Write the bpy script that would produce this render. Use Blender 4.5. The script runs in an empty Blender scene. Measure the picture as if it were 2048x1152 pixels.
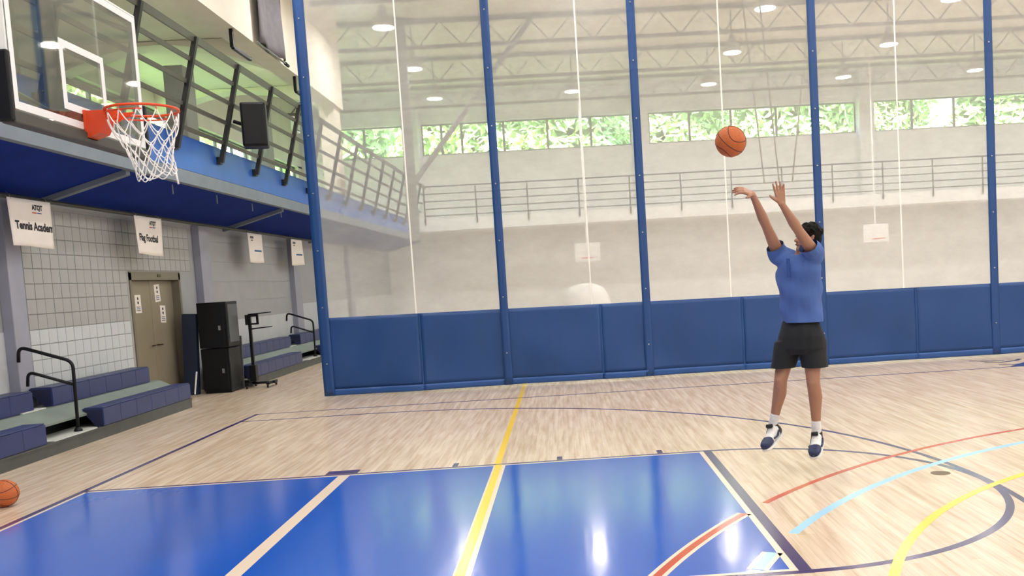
import bpy, bmesh, math, random
from mathutils import Vector, Matrix
random.seed(7)
R = math.radians
V = Vector
scene = bpy.context.scene
col = scene.collection

# ------------------------------------------------------------------ camera
cam_d = bpy.data.cameras.new('camera')
cam = bpy.data.objects.new('camera', cam_d); col.objects.link(cam)
YAW, PIT, ROL, FPX = 1.5384, -0.0760, -0.0591, 1864.1
fwd = V((math.cos(PIT)*math.cos(YAW), math.cos(PIT)*math.sin(YAW), math.sin(PIT)))
rgt = V((math.sin(YAW), -math.cos(YAW), 0)); upv = rgt.cross(fwd)
c_, s_ = math.cos(ROL), math.sin(ROL)
r2 = c_*rgt + s_*upv; u2 = -s_*rgt + c_*upv
M = Matrix((r2, u2, -fwd)).transposed().to_4x4()
M.translation = V((4.503, -6.806, 1.695))
cam.matrix_world = M
cam_d.sensor_width = 36; cam_d.lens = FPX*36/2048
cam_d.shift_x = -173.2/2048; cam_d.shift_y = 118.0/2048
cam_d.clip_end = 300
scene.camera = cam

# ------------------------------------------------------------------ world, sun, exposure
world = bpy.data.worlds.new('world'); scene.world = world; world.use_nodes = True
wn = world.node_tree; bg = wn.nodes['Background']
sky = wn.nodes.new('ShaderNodeTexSky'); sky.sky_type = 'NISHITA'
sky.sun_disc = False; sky.sun_elevation = R(58); sky.sun_rotation = R(190)
wn.links.new(sky.outputs[0], bg.inputs[0]); bg.inputs[1].default_value = 2.7
sun_d = bpy.data.lights.new('sun', 'SUN'); sun_d.energy = 52; sun_d.angle = R(1.0); sun_d.color = (1, .95, .86)
sun = bpy.data.objects.new('sun', sun_d); col.objects.link(sun)
sun.rotation_euler = (R(36), 0, R(-12)); sun.location = (0, -20, 30)
vs = scene.view_settings
vs.view_transform = 'Standard'; vs.look = 'None'; vs.gamma = 1; vs.use_curve_mapping = False
vs.exposure = 0.0
LAMP_W = 92.0

# ------------------------------------------------------------------ materials
def lin(h):
    h = h.lstrip('#'); o = []
    for i in (0, 2, 4):
        c = int(h[i:i+2], 16)/255
        o.append(c/12.92 if c <= .04045 else ((c+.055)/1.055)**2.4)
    return (*o, 1)
MATS = {}
def mat(name, hexc, rough=.5, metal=0, var=.0, scale=6, bump=0, spec=.5, stretch=(1, 1, 1), hex2=None, coat=0):
    if name in MATS: return MATS[name]
    m = bpy.data.materials.new(name); m.use_nodes = True
    nt = m.node_tree; b = nt.nodes['Principled BSDF']
    b.inputs['Roughness'].default_value = rough; b.inputs['Metallic'].default_value = metal
    b.inputs['Specular IOR Level'].default_value = spec
    b.inputs['Coat Weight'].default_value = coat
    tc = nt.nodes.new('ShaderNodeTexCoord'); mp = nt.nodes.new('ShaderNodeMapping')
    mp.inputs['Scale'].default_value = stretch
    nt.links.new(tc.outputs['Object'], mp.inputs['Vector'])
    nz = nt.nodes.new('ShaderNodeTexNoise'); nz.inputs['Scale'].default_value = scale
    nz.inputs['Detail'].default_value = 5
    nt.links.new(mp.outputs[0], nz.inputs['Vector'])
    c = lin(hexc)
    d = lin(hex2) if hex2 else tuple(max(0, x*(1-var)) for x in c[:3])+(1,)
    mx = nt.nodes.new('ShaderNodeMix'); mx.data_type = 'RGBA'
    mx.inputs[6].default_value = c; mx.inputs[7].default_value = d
    rp = nt.nodes.new('ShaderNodeValToRGB'); rp.color_ramp.elements[0].position = .35; rp.color_ramp.elements[1].position = .65
    nt.links.new(nz.outputs['Fac'], rp.inputs[0]); nt.links.new(rp.outputs[0], mx.inputs[0])
    nt.links.new(mx.outputs[2], b.inputs['Base Color'])
    if bump:
        bp = nt.nodes.new('ShaderNodeBump'); bp.inputs['Strength'].default_value = bump; bp.inputs['Distance'].default_value = .02
        nt.links.new(nz.outputs['Fac'], bp.inputs['Height']); nt.links.new(bp.outputs[0], b.inputs['Normal'])
    MATS[name] = m
    return m

def emit(name, hexc, strength):
    m = bpy.data.materials.new(name); m.use_nodes = True
    b = m.node_tree.nodes['Principled BSDF']; b.inputs['Base Color'].default_value = lin(hexc)
    b.inputs['Emission Color'].default_value = lin(hexc); b.inputs['Emission Strength'].default_value = strength
    return m

def thin_glass(name, tint, gloss=.06, veil=0, veilc='#e8e6e0', rough=.02, patch=0):
    m = bpy.data.materials.new(name); m.use_nodes = True; nt = m.node_tree
    for n in list(nt.nodes): nt.nodes.remove(n)
    out = nt.nodes.new('ShaderNodeOutputMaterial')
    tr = nt.nodes.new('ShaderNodeBsdfTransparent'); tr.inputs[0].default_value = lin(tint)
    last = tr.outputs[0]
    if veil:
        df = nt.nodes.new('ShaderNodeBsdfDiffuse'); df.inputs[0].default_value = lin(veilc)
        tl = nt.nodes.new('ShaderNodeBsdfTranslucent'); tl.inputs[0].default_value = lin(veilc)
        a = nt.nodes.new('ShaderNodeMixShader'); a.inputs[0].default_value = .5
        nt.links.new(df.outputs[0], a.inputs[1]); nt.links.new(tl.outputs[0], a.inputs[2])
        v = nt.nodes.new('ShaderNodeMixShader'); v.inputs[0].default_value = veil
        if patch:
            tc = nt.nodes.new('ShaderNodeTexCoord'); mp = nt.nodes.new('ShaderNodeMapping'); mp.inputs['Scale'].default_value = (1, 1, 1.8)
            nz = nt.nodes.new('ShaderNodeTexNoise'); nz.inputs['Scale'].default_value = 1.3; nz.inputs['Detail'].default_value = 7
            nz.inputs['Roughness'].default_value = .65
            mr = nt.nodes.new('ShaderNodeMapRange'); mr.inputs[1].default_value = .3; mr.inputs[2].default_value = .7
            mr.inputs[3].default_value = veil-patch; mr.inputs[4].default_value = veil+patch
            nt.links.new(tc.outputs['Object'], mp.inputs[0]); nt.links.new(mp.outputs[0], nz.inputs['Vector'])
            nt.links.new(nz.outputs['Fac'], mr.inputs[0]); nt.links.new(mr.outputs[0], v.inputs[0])
        nt.links.new(last, v.inputs[1]); nt.links.new(a.outputs[0], v.inputs[2]); last = v.outputs[0]
    gl = nt.nodes.new('ShaderNodeBsdfGlossy'); gl.inputs['Roughness'].default_value = rough
    fr = nt.nodes.new('ShaderNodeFresnel'); fr.inputs[0].default_value = 1.45
    ml = nt.nodes.new('ShaderNodeMath'); ml.operation = 'MULTIPLY'; ml.inputs[1].default_value = gloss/.04
    ge = nt.nodes.new('ShaderNodeNewGeometry'); io = nt.nodes.new('ShaderNodeMapRange')   # same reflectance from both faces of a thin sheet
    io.inputs[3].default_value = 1.45; io.inputs[4].default_value = 1/1.45
    nt.links.new(ge.outputs['Backfacing'], io.inputs[0]); nt.links.new(io.outputs[0], fr.inputs[0])
    nt.links.new(fr.outputs[0], ml.inputs[0])
    g = nt.nodes.new('ShaderNodeMixShader'); nt.links.new(ml.outputs[0], g.inputs[0])
    nt.links.new(last, g.inputs[1]); nt.links.new(gl.outputs[0], g.inputs[2])
    nt.links.new(g.outputs[0], out.inputs[0])
    return m

def floor_mat():
    m = bpy.data.materials.new('maple_floor'); m.use_nodes = True; nt = m.node_tree; b = nt.nodes['Principled BSDF']
    tc = nt.nodes.new('ShaderNodeTexCoord'); mp = nt.nodes.new('ShaderNodeMapping')
    mp.inputs['Rotation'].default_value = (0, 0, R(90))
    br = nt.nodes.new('ShaderNodeTexBrick'); br.offset = .37; br.offset_frequency = 3; br.squash = 1
    br.inputs['Scale'].default_value = 1; br.inputs['Brick Width'].default_value = 1.1; br.inputs['Row Height'].default_value = .057
    br.inputs['Mortar Size'].default_value = .0012; br.inputs['Mortar Smooth'].default_value = .3; br.inputs['Bias'].default_value = 0
    br.inputs['Color1'].default_value = lin('#e0cfbb'); br.inputs['Color2'].default_value = lin('#d4c0aa'); br.inputs['Mortar'].default_value = lin('#c4aa8e')
    nt.links.new(tc.outputs['Object'], mp.inputs[0]); nt.links.new(mp.outputs[0], br.inputs['Vector'])
    mp2 = nt.nodes.new('ShaderNodeMapping'); mp2.inputs['Scale'].default_value = (14, .8, 1)
    nz = nt.nodes.new('ShaderNodeTexNoise'); nz.inputs['Scale'].default_value = 1.6; nz.inputs['Detail'].default_value = 6
    nt.links.new(tc.outputs['Object'], mp2.inputs[0]); nt.links.new(mp2.outputs[0], nz.inputs['Vector'])
    mx = nt.nodes.new('ShaderNodeMix'); mx.data_type = 'RGBA'; mx.blend_type = 'MULTIPLY'
    rp = nt.nodes.new('ShaderNodeValToRGB'); rp.color_ramp.elements[0].color = lin('#d9cdbf'); rp.color_ramp.elements[1].color = (1, 1, 1, 1)
    rp.color_ramp.elements[0].position = .3; rp.color_ramp.elements[1].position = .6
    nt.links.new(nz.outputs['Fac'], rp.inputs[0]); mx.inputs[0].default_value = .8
    nt.links.new(br.outputs['Color'], mx.inputs[6]); nt.links.new(rp.outputs[0], mx.inputs[7])
    nt.links.new(mx.outputs[2], b.inputs['Base Color'])
    b.inputs['Roughness'].default_value = .24; b.inputs['Specular IOR Level'].default_value = .42
    return m

def paint(name, hexc, rough=.13, var=.06):
    m = mat('court_'+name, hexc, rough=rough, var=var, scale=1.2, spec=.85, stretch=(1, .4, 1))
    nt = m.node_tree; b = nt.nodes['Principled BSDF']
    # varnish over boards: faint ripple across the strips
    tc = nt.nodes.new('ShaderNodeTexCoord'); mp = nt.nodes.new('ShaderNodeMapping'); mp.inputs['Scale'].default_value = (17.5, 2.0, 1)
    nz = nt.nodes.new('ShaderNodeTexNoise'); nz.inputs['Scale'].default_value = 1.0; nz.inputs['Detail'].default_value = 1
    bp = nt.nodes.new('ShaderNodeBump'); bp.inputs['Strength'].default_value = .05; bp.inputs['Distance'].default_value = .01
    nt.links.new(tc.outputs['Object'], mp.inputs[0]); nt.links.new(mp.outputs[0], nz.inputs['Vector'])
    nt.links.new(nz.outputs['Fac'], bp.inputs['Height']); nt.links.new(bp.outputs[0], b.inputs['Normal'])
    return m

# ------------------------------------------------------------------ mesh building helpers
class MB:
    def __init__(s): s.v = []; s.f = []
    def add(s, vs, fs):
        o = len(s.v); s.v += [tuple(p) for p in vs]; s.f += [tuple(i+o for i in f) for f in fs]; return s
    def box(s, a, b, rot=None, piv=None):
        x0, y0, z0 = a; x1, y1, z1 = b
        vs = [V(p) for p in ((x0,y0,z0),(x1,y0,z0),(x1,y1,z0),(x0,y1,z0),(x0,y0,z1),(x1,y0,z1),(x1,y1,z1),(x0,y1,z1))]
        if rot is not None:
            p = V(piv) if piv is not None else (V(a)+V(b))/2
            vs = [p + rot @ (q-p) for q in vs]
        return s.add(vs, [(3,2,1,0),(4,5,6,7),(0,1,5,4),(1,2,6,5),(2,3,7,6),(3,0,4,7)])
    def bbox(s, a, b, c=.01):
        # box with chamfered edges
        bm = bmesh.new(); m2 = MB().box(a, b)
        for p in m2.v: bm.verts.new(p)
        bm.verts.ensure_lookup_table()
        for f in m2.f: bm.faces.new([bm.verts[i] for i in f])
        bmesh.ops.bevel(bm, geom=bm.edges[:], offset=c, segments=2, affect='EDGES', profile=.5)
        bm.verts.index_update()
        r = s.add([v.co.copy() for v in bm.verts], [tuple(v.index for v in f.verts) for f in bm.faces]); bm.free(); return r
    def prism(s, poly, axis, a, b):
        # poly in the plane perpendicular to axis ('x','y','z') extruded a..b
        def P(u, w, t): return {'x': (t, u, w), 'y': (u, t, w), 'z': (u, w, t)}[axis]
        n = len(poly); vs = [P(u, w, a) for u, w in poly]+[P(u, w, b) for u, w in poly]
        fs = [tuple(range(n-1, -1, -1)), tuple(range(n, 2*n))]+[(i, (i+1) % n, (i+1) % n+n, i+n) for i in range(n)]
        return s.add(vs, fs)
    def tube(s, path, r, n=8, closed=False, rs=None):
        path = [V(p) for p in path]; N = len(path); vs = []; fs = []
        prev = None
        for i, p in enumerate(path):
            if closed: t = path[(i+1) % N]-path[i-1]
            else: t = path[min(i+1, N-1)]-path[max(i-1, 0)]
            t.normalize()
            if prev is None:
                a = t.orthogonal().normalized()
            else:
                a = prev - t*prev.dot(t); a.normalize()
            prev = a; b = t.cross(a); rr = rs[i] if rs else r
            vs += [p+rr*(math.cos(2*math.pi*k/n)*a+math.sin(2*math.pi*k/n)*b) for k in range(n)]
        for i in range(N if closed else N-1):
            for k in range(n):
                j = (i+1) % N
                fs.append((i*n+k, i*n+(k+1) % n, j*n+(k+1) % n, j*n+k))
        if not closed:
            fs.append(tuple(range(n-1, -1, -1))); fs.append(tuple((N-1)*n+k for k in range(n)))
        return s.add(vs, fs)
    def lathe(s, prof, c=(0, 0, 0), n=24):
        c = V(c); vs = []; fs = []
        for r, z in prof: vs += [c+V((r*math.cos(2*math.pi*k/n), r*math.sin(2*math.pi*k/n), z)) for k in range(n)]
        for i in range(len(prof)-1):
            for k in range(n): fs.append((i*n+k, i*n+(k+1) % n, (i+1)*n+(k+1) % n, (i+1)*n+k))
        fs.append(tuple(range(n-1, -1, -1))); fs.append(tuple((len(prof)-1)*n+k for k in range(n)))
        return s.add(vs, fs)
    def ribbon(s, path, w, z0, z1):
        # flat band of width w along a path in the floor plane, raised from z0 to z1
        P = [V((p[0], p[1])) for p in path]; L = []
        for i, p in enumerate(P):
            t = (P[min(i+1, len(P)-1)]-P[max(i-1, 0)]).normalized(); nn = V((-t.y, t.x))*w/2
            L.append((p+nn, p-nn))
        vs = []; fs = []
        for a, b in L: vs += [(a.x, a.y, z1), (b.x, b.y, z1), (b.x, b.y, z0), (a.x, a.y, z0)]
        for i in range(len(L)-1):
            for k in range(4): fs.append((i*4+k, i*4+(k+1) % 4, i*4+4+(k+1) % 4, i*4+4+k))
        fs += [(0, 1, 2, 3), tuple(len(vs)-4+k for k in (3, 2, 1, 0))]
        return s.add(vs, fs)
    def build(s, name, m, parent=None, origin=None, smooth=False):
        o0 = V(origin) if origin is not None else (V(parent['_o']) if parent is not None and '_o' in parent else V((0, 0, 0)))
        me = bpy.data.meshes.new(name)
        me.from_pydata([tuple(V(p)-o0) for p in s.v], [], s.f)
        bm = bmesh.new(); bm.from_mesh(me); bmesh.ops.recalc_face_normals(bm, faces=bm.faces[:]); bm.to_mesh(me); bm.free()
        if smooth: me.polygons.foreach_set('use_smooth', [True]*len(me.polygons))
        if m: me.materials.append(m)
        o = bpy.data.objects.new(name, me); col.objects.link(o)
        po = V(parent['_o']) if parent is not None and '_o' in parent else V((0, 0, 0))
        o['_o'] = tuple(o0)
        if parent is not None: o.parent = parent
        o.location = o0 - po
        return o

def tag(o, label=None, cat=None, group=None, kind=None):
    if label: o['label'] = label
    if cat: o['category'] = cat
    if group: o['group'] = group
    if kind: o['kind'] = kind
    return o
def thing(name, loc, label, cat, group=None):
    o = bpy.data.objects.new(name, None); col.objects.link(o); o.location = loc; o['_o'] = tuple(loc)
    o.empty_display_size = .2
    return tag(o, label, cat, group)
def copy_part(o, parent, off=(0, 0, 0)):
    c = o.copy(); col.objects.link(c); c.parent = parent; c.location = o.location + V(off)
    return c
def copy_tree(o, loc=None, parent=None):
    c = o.copy(); col.objects.link(c); c.parent = parent
    if loc is not None: c.location = loc; c['_o'] = tuple(loc)
    for ch in o.children: copy_tree(ch, None, c)
    return c
def struct(name, mb, m): return tag(mb.build(name, m), kind='structure')
def text_mesh(body, size, bold=0.0):
    cu = bpy.data.curves.new('lettering', 'FONT'); cu.body = body; cu.size = size; cu.offset = bold; cu.extrude = .0
    cu.resolution_u = 3
    ob = bpy.data.objects.new('lettering', cu); col.objects.link(ob)
    dg = bpy.context.evaluated_depsgraph_get(); me = bpy.data.meshes.new_from_object(ob.evaluated_get(dg))
    vs = [v.co.copy() for v in me.vertices]; fs = [tuple(p.vertices) for p in me.polygons]
    bpy.data.objects.remove(ob); bpy.data.meshes.remove(me); bpy.data.curves.remove(cu)
    return vs, fs

# ------------------------------------------------------------------ palette
M_floor = floor_mat()
M_gap = paint('bare_wood', '#ecd9c4', .2)
M_key = paint('key_blue', '#1f5cc4', .13)
M_purple = paint('dark_purple', '#3c2c68', .2)
M_yellow = paint('yellow', '#f6cf2a', .2)
M_red = paint('red', '#c2432a', .2)
M_sky = paint('light_blue', '#9fd2f4', .2)
M_wallw = mat('painted_wall_light', '#c6cbd1', .55, var=.06, scale=3, bump=.05)
M_wallg = mat('painted_wall_grey', '#a6a9ae', .55, var=.06, scale=3, bump=.05)
M_joint = mat('mortar', '#a3a5a5', .8, var=.1, scale=10)
M_tile_w = mat('glazed_tile_white', '#cdd3d8', .35, var=.05, scale=4)
M_tile_g = mat('glazed_tile_grey', '#abadae', .4, var=.05, scale=4)
M_pil = mat('pilaster_paint', '#a0a3b4', .55, var=.08, scale=4)
M_cream = mat('cream_plaster', '#ebe5d8', .7, var=.06, scale=2, bump=.05)
M_fwall = mat('far_wall_paint', '#eef0f0', .7, var=.06, scale=1.2, bump=.03)
M_ceil = mat('roof_deck', '#dad4c8', .8, var=.08, scale=1.5)
M_truss = mat('truss_paint', '#8f8a80', .6, var=.1, scale=5)
M_conc = mat('column_paint', '#8d918c', .7, var=.1, scale=3, bump=.05)
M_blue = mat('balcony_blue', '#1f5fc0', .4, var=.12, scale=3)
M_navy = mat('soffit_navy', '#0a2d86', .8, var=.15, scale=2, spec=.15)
M_grsteel = mat('grey_blue_steel', '#75808f', .5, var=.12, scale=4)
M_rail = mat('railing_dark', '#5c5b55', .45, metal=.3, var=.1, scale=8)
M_post = mat('post_dark', '#2b2c2c', .45, metal=.3, var=.1, scale=8)
M_black = mat('black_metal', '#101216', .45, metal=.1, var=.2, scale=10, spec=.3)
M_blackp = mat('black_plastic', '#0c0f16', .45, var=.25, scale=6, spec=.3)
M_grey = mat('grey_metal', '#8f9294', .4, metal=.6, var=.1, scale=8)
M_white = mat('white_enamel', '#eef0f2', .35, var=.04, scale=5)
M_alu = mat('aluminium', '#b9bdc0', .35, metal=.8, var=.1, scale=10)
M_pad = mat('dark_padding', '#4a4a44', .6, var=.2, scale=5)
M_orange = mat('rim_orange', '#e2491b', .35, var=.1, scale=8)
M_net = mat('net_cord', '#f2f0ee', .8, var=.06, scale=40)
M_ball = mat('ball_leather', '#bd622e', .6, var=.12, scale=60, bump=.25)
M_seam = mat('ball_seam', '#2a1c16', .6, var=.1, scale=20)
M_vinylblue = mat('curtain_blue', '#154583', .42, var=.1, scale=1.6, bump=.12, stretch=(1, 1, .5))
M_hem = mat('curtain_hem', '#225296', .4, var=.1, scale=3)
M_seamw = mat('weld_seam', '#f4f3ee', .4, var=.04, scale=5)
M_bench = mat('bench_plastic', '#2c3869', .42, var=.12, scale=4)
M_benchd = mat('bench_end', '#1d2549', .5, var=.12, scale=4)
M_deck = mat('bleacher_deck', '#7d8880', .5, var=.15, scale=3)
M_skirt = mat('bleacher_skirt', '#4c504e', .55, var=.2, scale=4)
M_step = mat('step_plate', '#c9ccc6', .5, var=.08, scale=4)
M_door = mat('door_tan', '#8e8673', .45, var=.05, scale=3)
M_dframe = mat('door_frame_tan', '#7d7768', .45, var=.06, scale=4)
M_brass = mat('door_hardware', '#5a5244', .3, metal=.8, var=.1, scale=10)
M_paper = mat('paper_white', '#f1ebe6', .8, var=.03, scale=6)
M_ink = mat('ink_dark', '#2a2a30', .8, var=.1, scale=20)
M_inkb = mat('ink_blue', '#3f6aa8', .8, var=.1, scale=20)
M_inkr = mat('ink_red', '#c85a56', .8, var=.1, scale=20)
M_banner = mat('banner_grey', '#6f6b70', .85, var=.15, scale=6, bump=.1)
M_navypad = mat('navy_pad', '#1d2c48', .5, var=.2, scale=4)
M_panel = mat('grey_panel', '#4d5256', .5, var=.12, scale=4)
M_leaf = mat('tree_leaves', '#b2cc84', .6, var=.0, scale=2.5, hex2='#8fb062')
M_leafp = mat('tree_leaves_pale', '#cccb9f', .6, var=.0, scale=2.5, hex2='#b3b780')
M_bark = mat('tree_bark', '#6b5a48', .9, var=.3, scale=12, bump=.4)
M_grass = mat('grass', '#7fae52', .9, var=.3, scale=4)
M_mull = mat('window_frame_paint', '#6f7068', .5, var=.08, scale=6)
M_rope = mat('rope', '#776f62', .8, var=.1, scale=20)
M_lamp = mat('lamp_housing', '#c8c8c4', .4, metal=.5, var=.1, scale=6)
M_lens = emit('lamp_lens', '#fff6e8', 12)
M_pane = thin_glass('window_glass', '#fbfdfb', gloss=.05)
M_vinyl = thin_glass('clear_vinyl', '#fbf8f4', gloss=.02, veil=.33, veilc='#f3f4f4', rough=.25, patch=.05)
M_board = thin_glass('backboard_glass', '#dbe3d8', gloss=.10)

# ------------------------------------------------------------------ room shell
XL, XR, YN, YF, ZC = -2.45, 25.6, -12.0, 31.0, 9.2
XB = -5.6                      # back wall of the upper gallery
floor_o = struct('floor', MB().box((XL-.3, YN, -.2), (XR, YF, 0)), M_floor); floor_o['_o'] = (0, 0, 0)
struct('ground', MB().box((-60, -40, -.4), (80, 90, -.21)), M_grass)
DY0, DY1, DZ = 8.40, 10.37, 2.19
w = MB()
w.box((XL-.3, YN, 0), (XL, DY0, 3.1)).box((XL-.3, DY1, 0), (XL, YF, 3.1)).box((XL-.3, DY0, DZ), (XL, DY1, 3.1))
w.box((XL-.35, DY0-.1, 0), (XL-.28, DY1+.1, DZ+.1)).box((XL-.3, YN, 3.1), (XL, YF, 4.05))
wall_left = struct('wall_left', w, M_wallg); wall_left['_o'] = (0, 0, 0)
# lighter lower coat on the bays without tiles
for a, b in ((YN, 5.46), (10.45, YF)):
    o = MB().box((XL, a, 0), (XL+.006, b, 1.43)).build('lower_paint_coat', M_wallw, wall_left)
# plaster bay left of the tiles, above the lower coat, stays the wall's own grey
MB().box((XL, 5.46, 0), (XL+.002, DY0, 3.08)).build('mortar_bed', M_joint, wall_left)
MB().box((XL, DY0, DZ+.05), (XL+.002, 10.95, 3.08)).build('mortar_bed', M_joint, wall_left)
tw, th = .2155, .2
tile_me = {}
def tile(y, z, white):
    key = white
    if key not in tile_me:
        o = MB().bbox((XL, 0, 0), (XL+.016, tw-.010, th-.010), .003).build('tile', M_tile_w if white else M_tile_g, wall_left)
        tile_me[key] = o; o.location = (0, y, z); return o
    c = tile_me[key].copy(); col.objects.link(c); c.parent = wall_left; c.location = (random.uniform(-.0015, .0015), y, z); return c
for ci in range(13):
    for ri in range(15):
        y = 5.50+ci*tw; z = .03+ri*th
        if y+tw > DY0-.02: continue
        if z < .2: continue
        tile(y, z, z+th < 1.45)
for ci in range(13, 25):
    for ri in range(11, 15):
        y = 5.50+ci*tw; z = .03+ri*th
        if ci == 13 and y < DY0-.05: pass
        tile(y, z, False)
# block courses on the further bays: shallow recessed-looking courses
for zc in [.43+.4*k for k in range(7)]:
    MB().box((XL, 11.6, zc), (XL+.009, 17.2, zc+.388)).build('block_course', M_wallw if zc < 1.2 else M_wallg, wall_left)
for i, (a, b) in enumerate(((4.95, 5.27), (11.12, 11.62), (17.15, 17.7), (23.3, 23.8), (-1.2, -.85))):
    MB().bbox((XL, a, 0), (XL+.14, b, 3.08), .01).build('pilaster', M_pil, wall_left)
# upper gallery back wall with window strip
w = MB()
w.box((XB-.3, YN, 4.0), (XB, 12.6, ZC)).box((XB-.3, 12.6, 4.0), (XB, YF, 4.55)).box((XB-.3, 12.6, 6.6), (XB, YF, ZC))
for y in (12.6, 18.7, 24.8, 30.4): w.box((XB-.3, y, 4.5), (XB, y+.6, 6.65))
struct('wall_gallery', w, M_cream)
# far wall with clerestory openings
ZW0, ZW1 = 6.85, 8.10
bays = [(-4.6, -1.55), (-.83, 7.55), (8.25, 16.68), (17.3, 25.3)]
w = MB(); w.box((XB-.3, YF, 0), (XR, YF+.35, ZW0)).box((XB-.3, YF, ZW1), (XR, YF+.35, ZC+.3))
ed = [XB-.3]+[e for b in bays for e in b]+[XR]
for i in range(0, len(ed), 2): w.box((ed[i], YF, ZW0), (ed[i+1], YF+.35, ZW1))
struct('wall_far', w, M_fwall)
struct('wall_right', MB().box((XR, YN, 0), (XR+.3, YF+.35, ZC+.3)), M_fwall)
struct('wall_near', MB().box((XB-.3, YN-.3, 0), (XR+.3, YN, ZC+.3)), M_fwall)
ceil = struct('ceiling', MB().box((XB-.3, YN-.3, ZC), (XR+.3, YF+.35, ZC+.3)), M_ceil); ceil['_o'] = (0, 0, 0)
# gallery soffit with shallow arched cross beams
sf = struct('trim_1', MB().box((XB, YN, 7.0), (-1.45, 18.3, 7.15)).box((-1.45, YN, 6.42), (-1.02, 18.3, ZC)).box((XB, 18.1, 7.15), (-1.45, 18.3, ZC)), M_cream); sf['_o'] = (0, 0, 0)
sf['label'] = 'cream soffit and upstand above the gallery'
for y in (1.2, 7.2, 13.2, 17.9):
    n = 14; pts = []
    for k in range(n+1):
        t = k/n; pts.append((XB+(-1.46-XB)*t, 6.42+.5*math.sin(math.pi*t)))
    MB().prism(pts+[(-1.46, 6.99), (XB, 6.99)], 'y', y-.25, y+.25).build('arched_beam', M_cream, sf)
for i, (cx_, y) in enumerate(((-3.1, 7.2), (-3.1, 12.9), (-3.1, 18.0), (-1.3, 17.95))):
    w = MB().bbox((cx_-.2, y-.45 if i == 0 else y-.3, 4.18), (cx_+.2, y+.45 if i == 0 else y+.3, 6.42), .02)
    tag(w.build('gallery_column', M_conc if i < 3 else M_cream, origin=(cx_, y, 4.18)),
        ['grey column behind the glass backboard', 'grey gallery column seen through the railing beside the hoop', 'grey gallery column beyond the black loudspeaker',
         'pale column at the gallery edge behind the left of the first vinyl panel'][i], 'column', 'columns on the gallery')

# windows: frame, mullions, panes
wi = 0
def window(name, x0, x1, mull, plane='y'):
    global wi; wi += 1
    d = .12
    fr = MB()
    if plane == 'y':
        Y = YF+.14
        B = lambda a, b, c, e: ((a, Y, c), (b, Y+.07, e))
        z0, z1 = ZW0, ZW1
    else:
        X = XB-.2
        B = lambda a, b, c, e: ((X, a, c), (X+.07, b, e))
        z0, z1 = 4.55, 6.6
    root = fr.box(*B(x0, x1, z0, z0+.06)).box(*B(x0, x1, z1-.06, z1)).box(*B(x0, x0+.06, z0, z1)).box(*B(x1-.06, x1, z0, z1)).build(f'window_{wi}', M_mull)
    tag(root, kind='structure'); root['_o'] = (0, 0, 0)
    xs = [x0+.06]+mull+[x1-.06]
    for m_ in mull: MB().box(*B(m_-.045, m_+.045, z0+.06, z1-.06)).build('mullion', M_mull, root)
    for a, b in zip(xs[:-1], xs[1:]):
        A_, B_ = B(a+.02, b-.02, z0+.05, z1-.05)
        if plane == 'y': A_ = (A_[0], Y+.03, A_[2]); B_ = (B_[0], Y+.036, B_[2])
        else: A_ = (X+.03, A_[1], A_[2]); B_ = (X+.036, B_[1], B_[2])
        MB().box(A_, B_).build('pane', M_pane, root)
window('w', -4.6, -1.55, [-3.1])
window('w', -.83, 7.55, [-.04, .76, 2.44, 4.19, 5.93])
window('w', 8.25, 16.68, [9.91, 11.6, 13.44, 15.05])
window('w', 17.3, 25.3, [18.99, 20.73, 22.3, 23.8])
window('w', 13.2, 18.7, [14.6, 16.0, 17.4], 'x')
window('w', 19.3, 24.8, [20.7, 22.1, 23.5], 'x')
window('w', 25.4, 30.4, [27, 28.7], 'x')
# concrete columns of the far wall
for x in (-1.2, 7.9, 17.0):
    tag(MB().bbox((x-.3, YF-.35, 4.2), (x+.3, YF, ZC), .02).build('wall_column', M_fwall, origin=(x, YF-.2, 4.2)),
        {-1.2: 'pale column on the far wall beside the diagonal brace', 7.9: 'pale column on the far wall left of the flying ball',
         17.0: 'pale column on the far wall right of the shooter'}[x], 'column', 'columns on the far wall')

# roof trusses along x beyond and above the courts
yy = -9.0; ti = 0
zz0, zz1 = 8.42, 9.12
t0 = thing('roof_truss', (0, 0, 8.42), 'steel roof truss', 'truss', 'roof trusses')
MB().box((XB+.1, -.05, zz0-.05), (XR-.1, .05, zz0+.05)).build('bottom_chord', M_truss, t0)
MB().box((XB+.1, -.05, zz1-.05), (XR-.1, .05, zz1+.05)).build('top_chord', M_truss, t0)
path = []
x = XB+.2; k = 0
while x < XR-.2:
    path.append((x, 0, zz0 if k % 2 == 0 else zz1)); x += .62; k += 1
MB().tube(path, .03, 6).build('web', M_truss, t0)
ys_tr = [-6.75+4.5*k for k in range(9)]
ordn = ['first', 'second', 'third', 'fourth', 'fifth', 'sixth', 'seventh', 'eighth', 'ninth']
vis = [y for y in ys_tr if y > 9.0]
for y in ys_tr:
    t = t0 if y == ys_tr[0] else copy_tree(t0)
    t.location = (0, y, 8.42)
    if y > 9:
        t['label'] = f'steel roof truss behind the curtain, {ordn[len(vis)-1-vis.index(y)]} from the far windows'
    else:
        t['label'] = 'steel roof truss above the near court, over the shooter'

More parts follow.
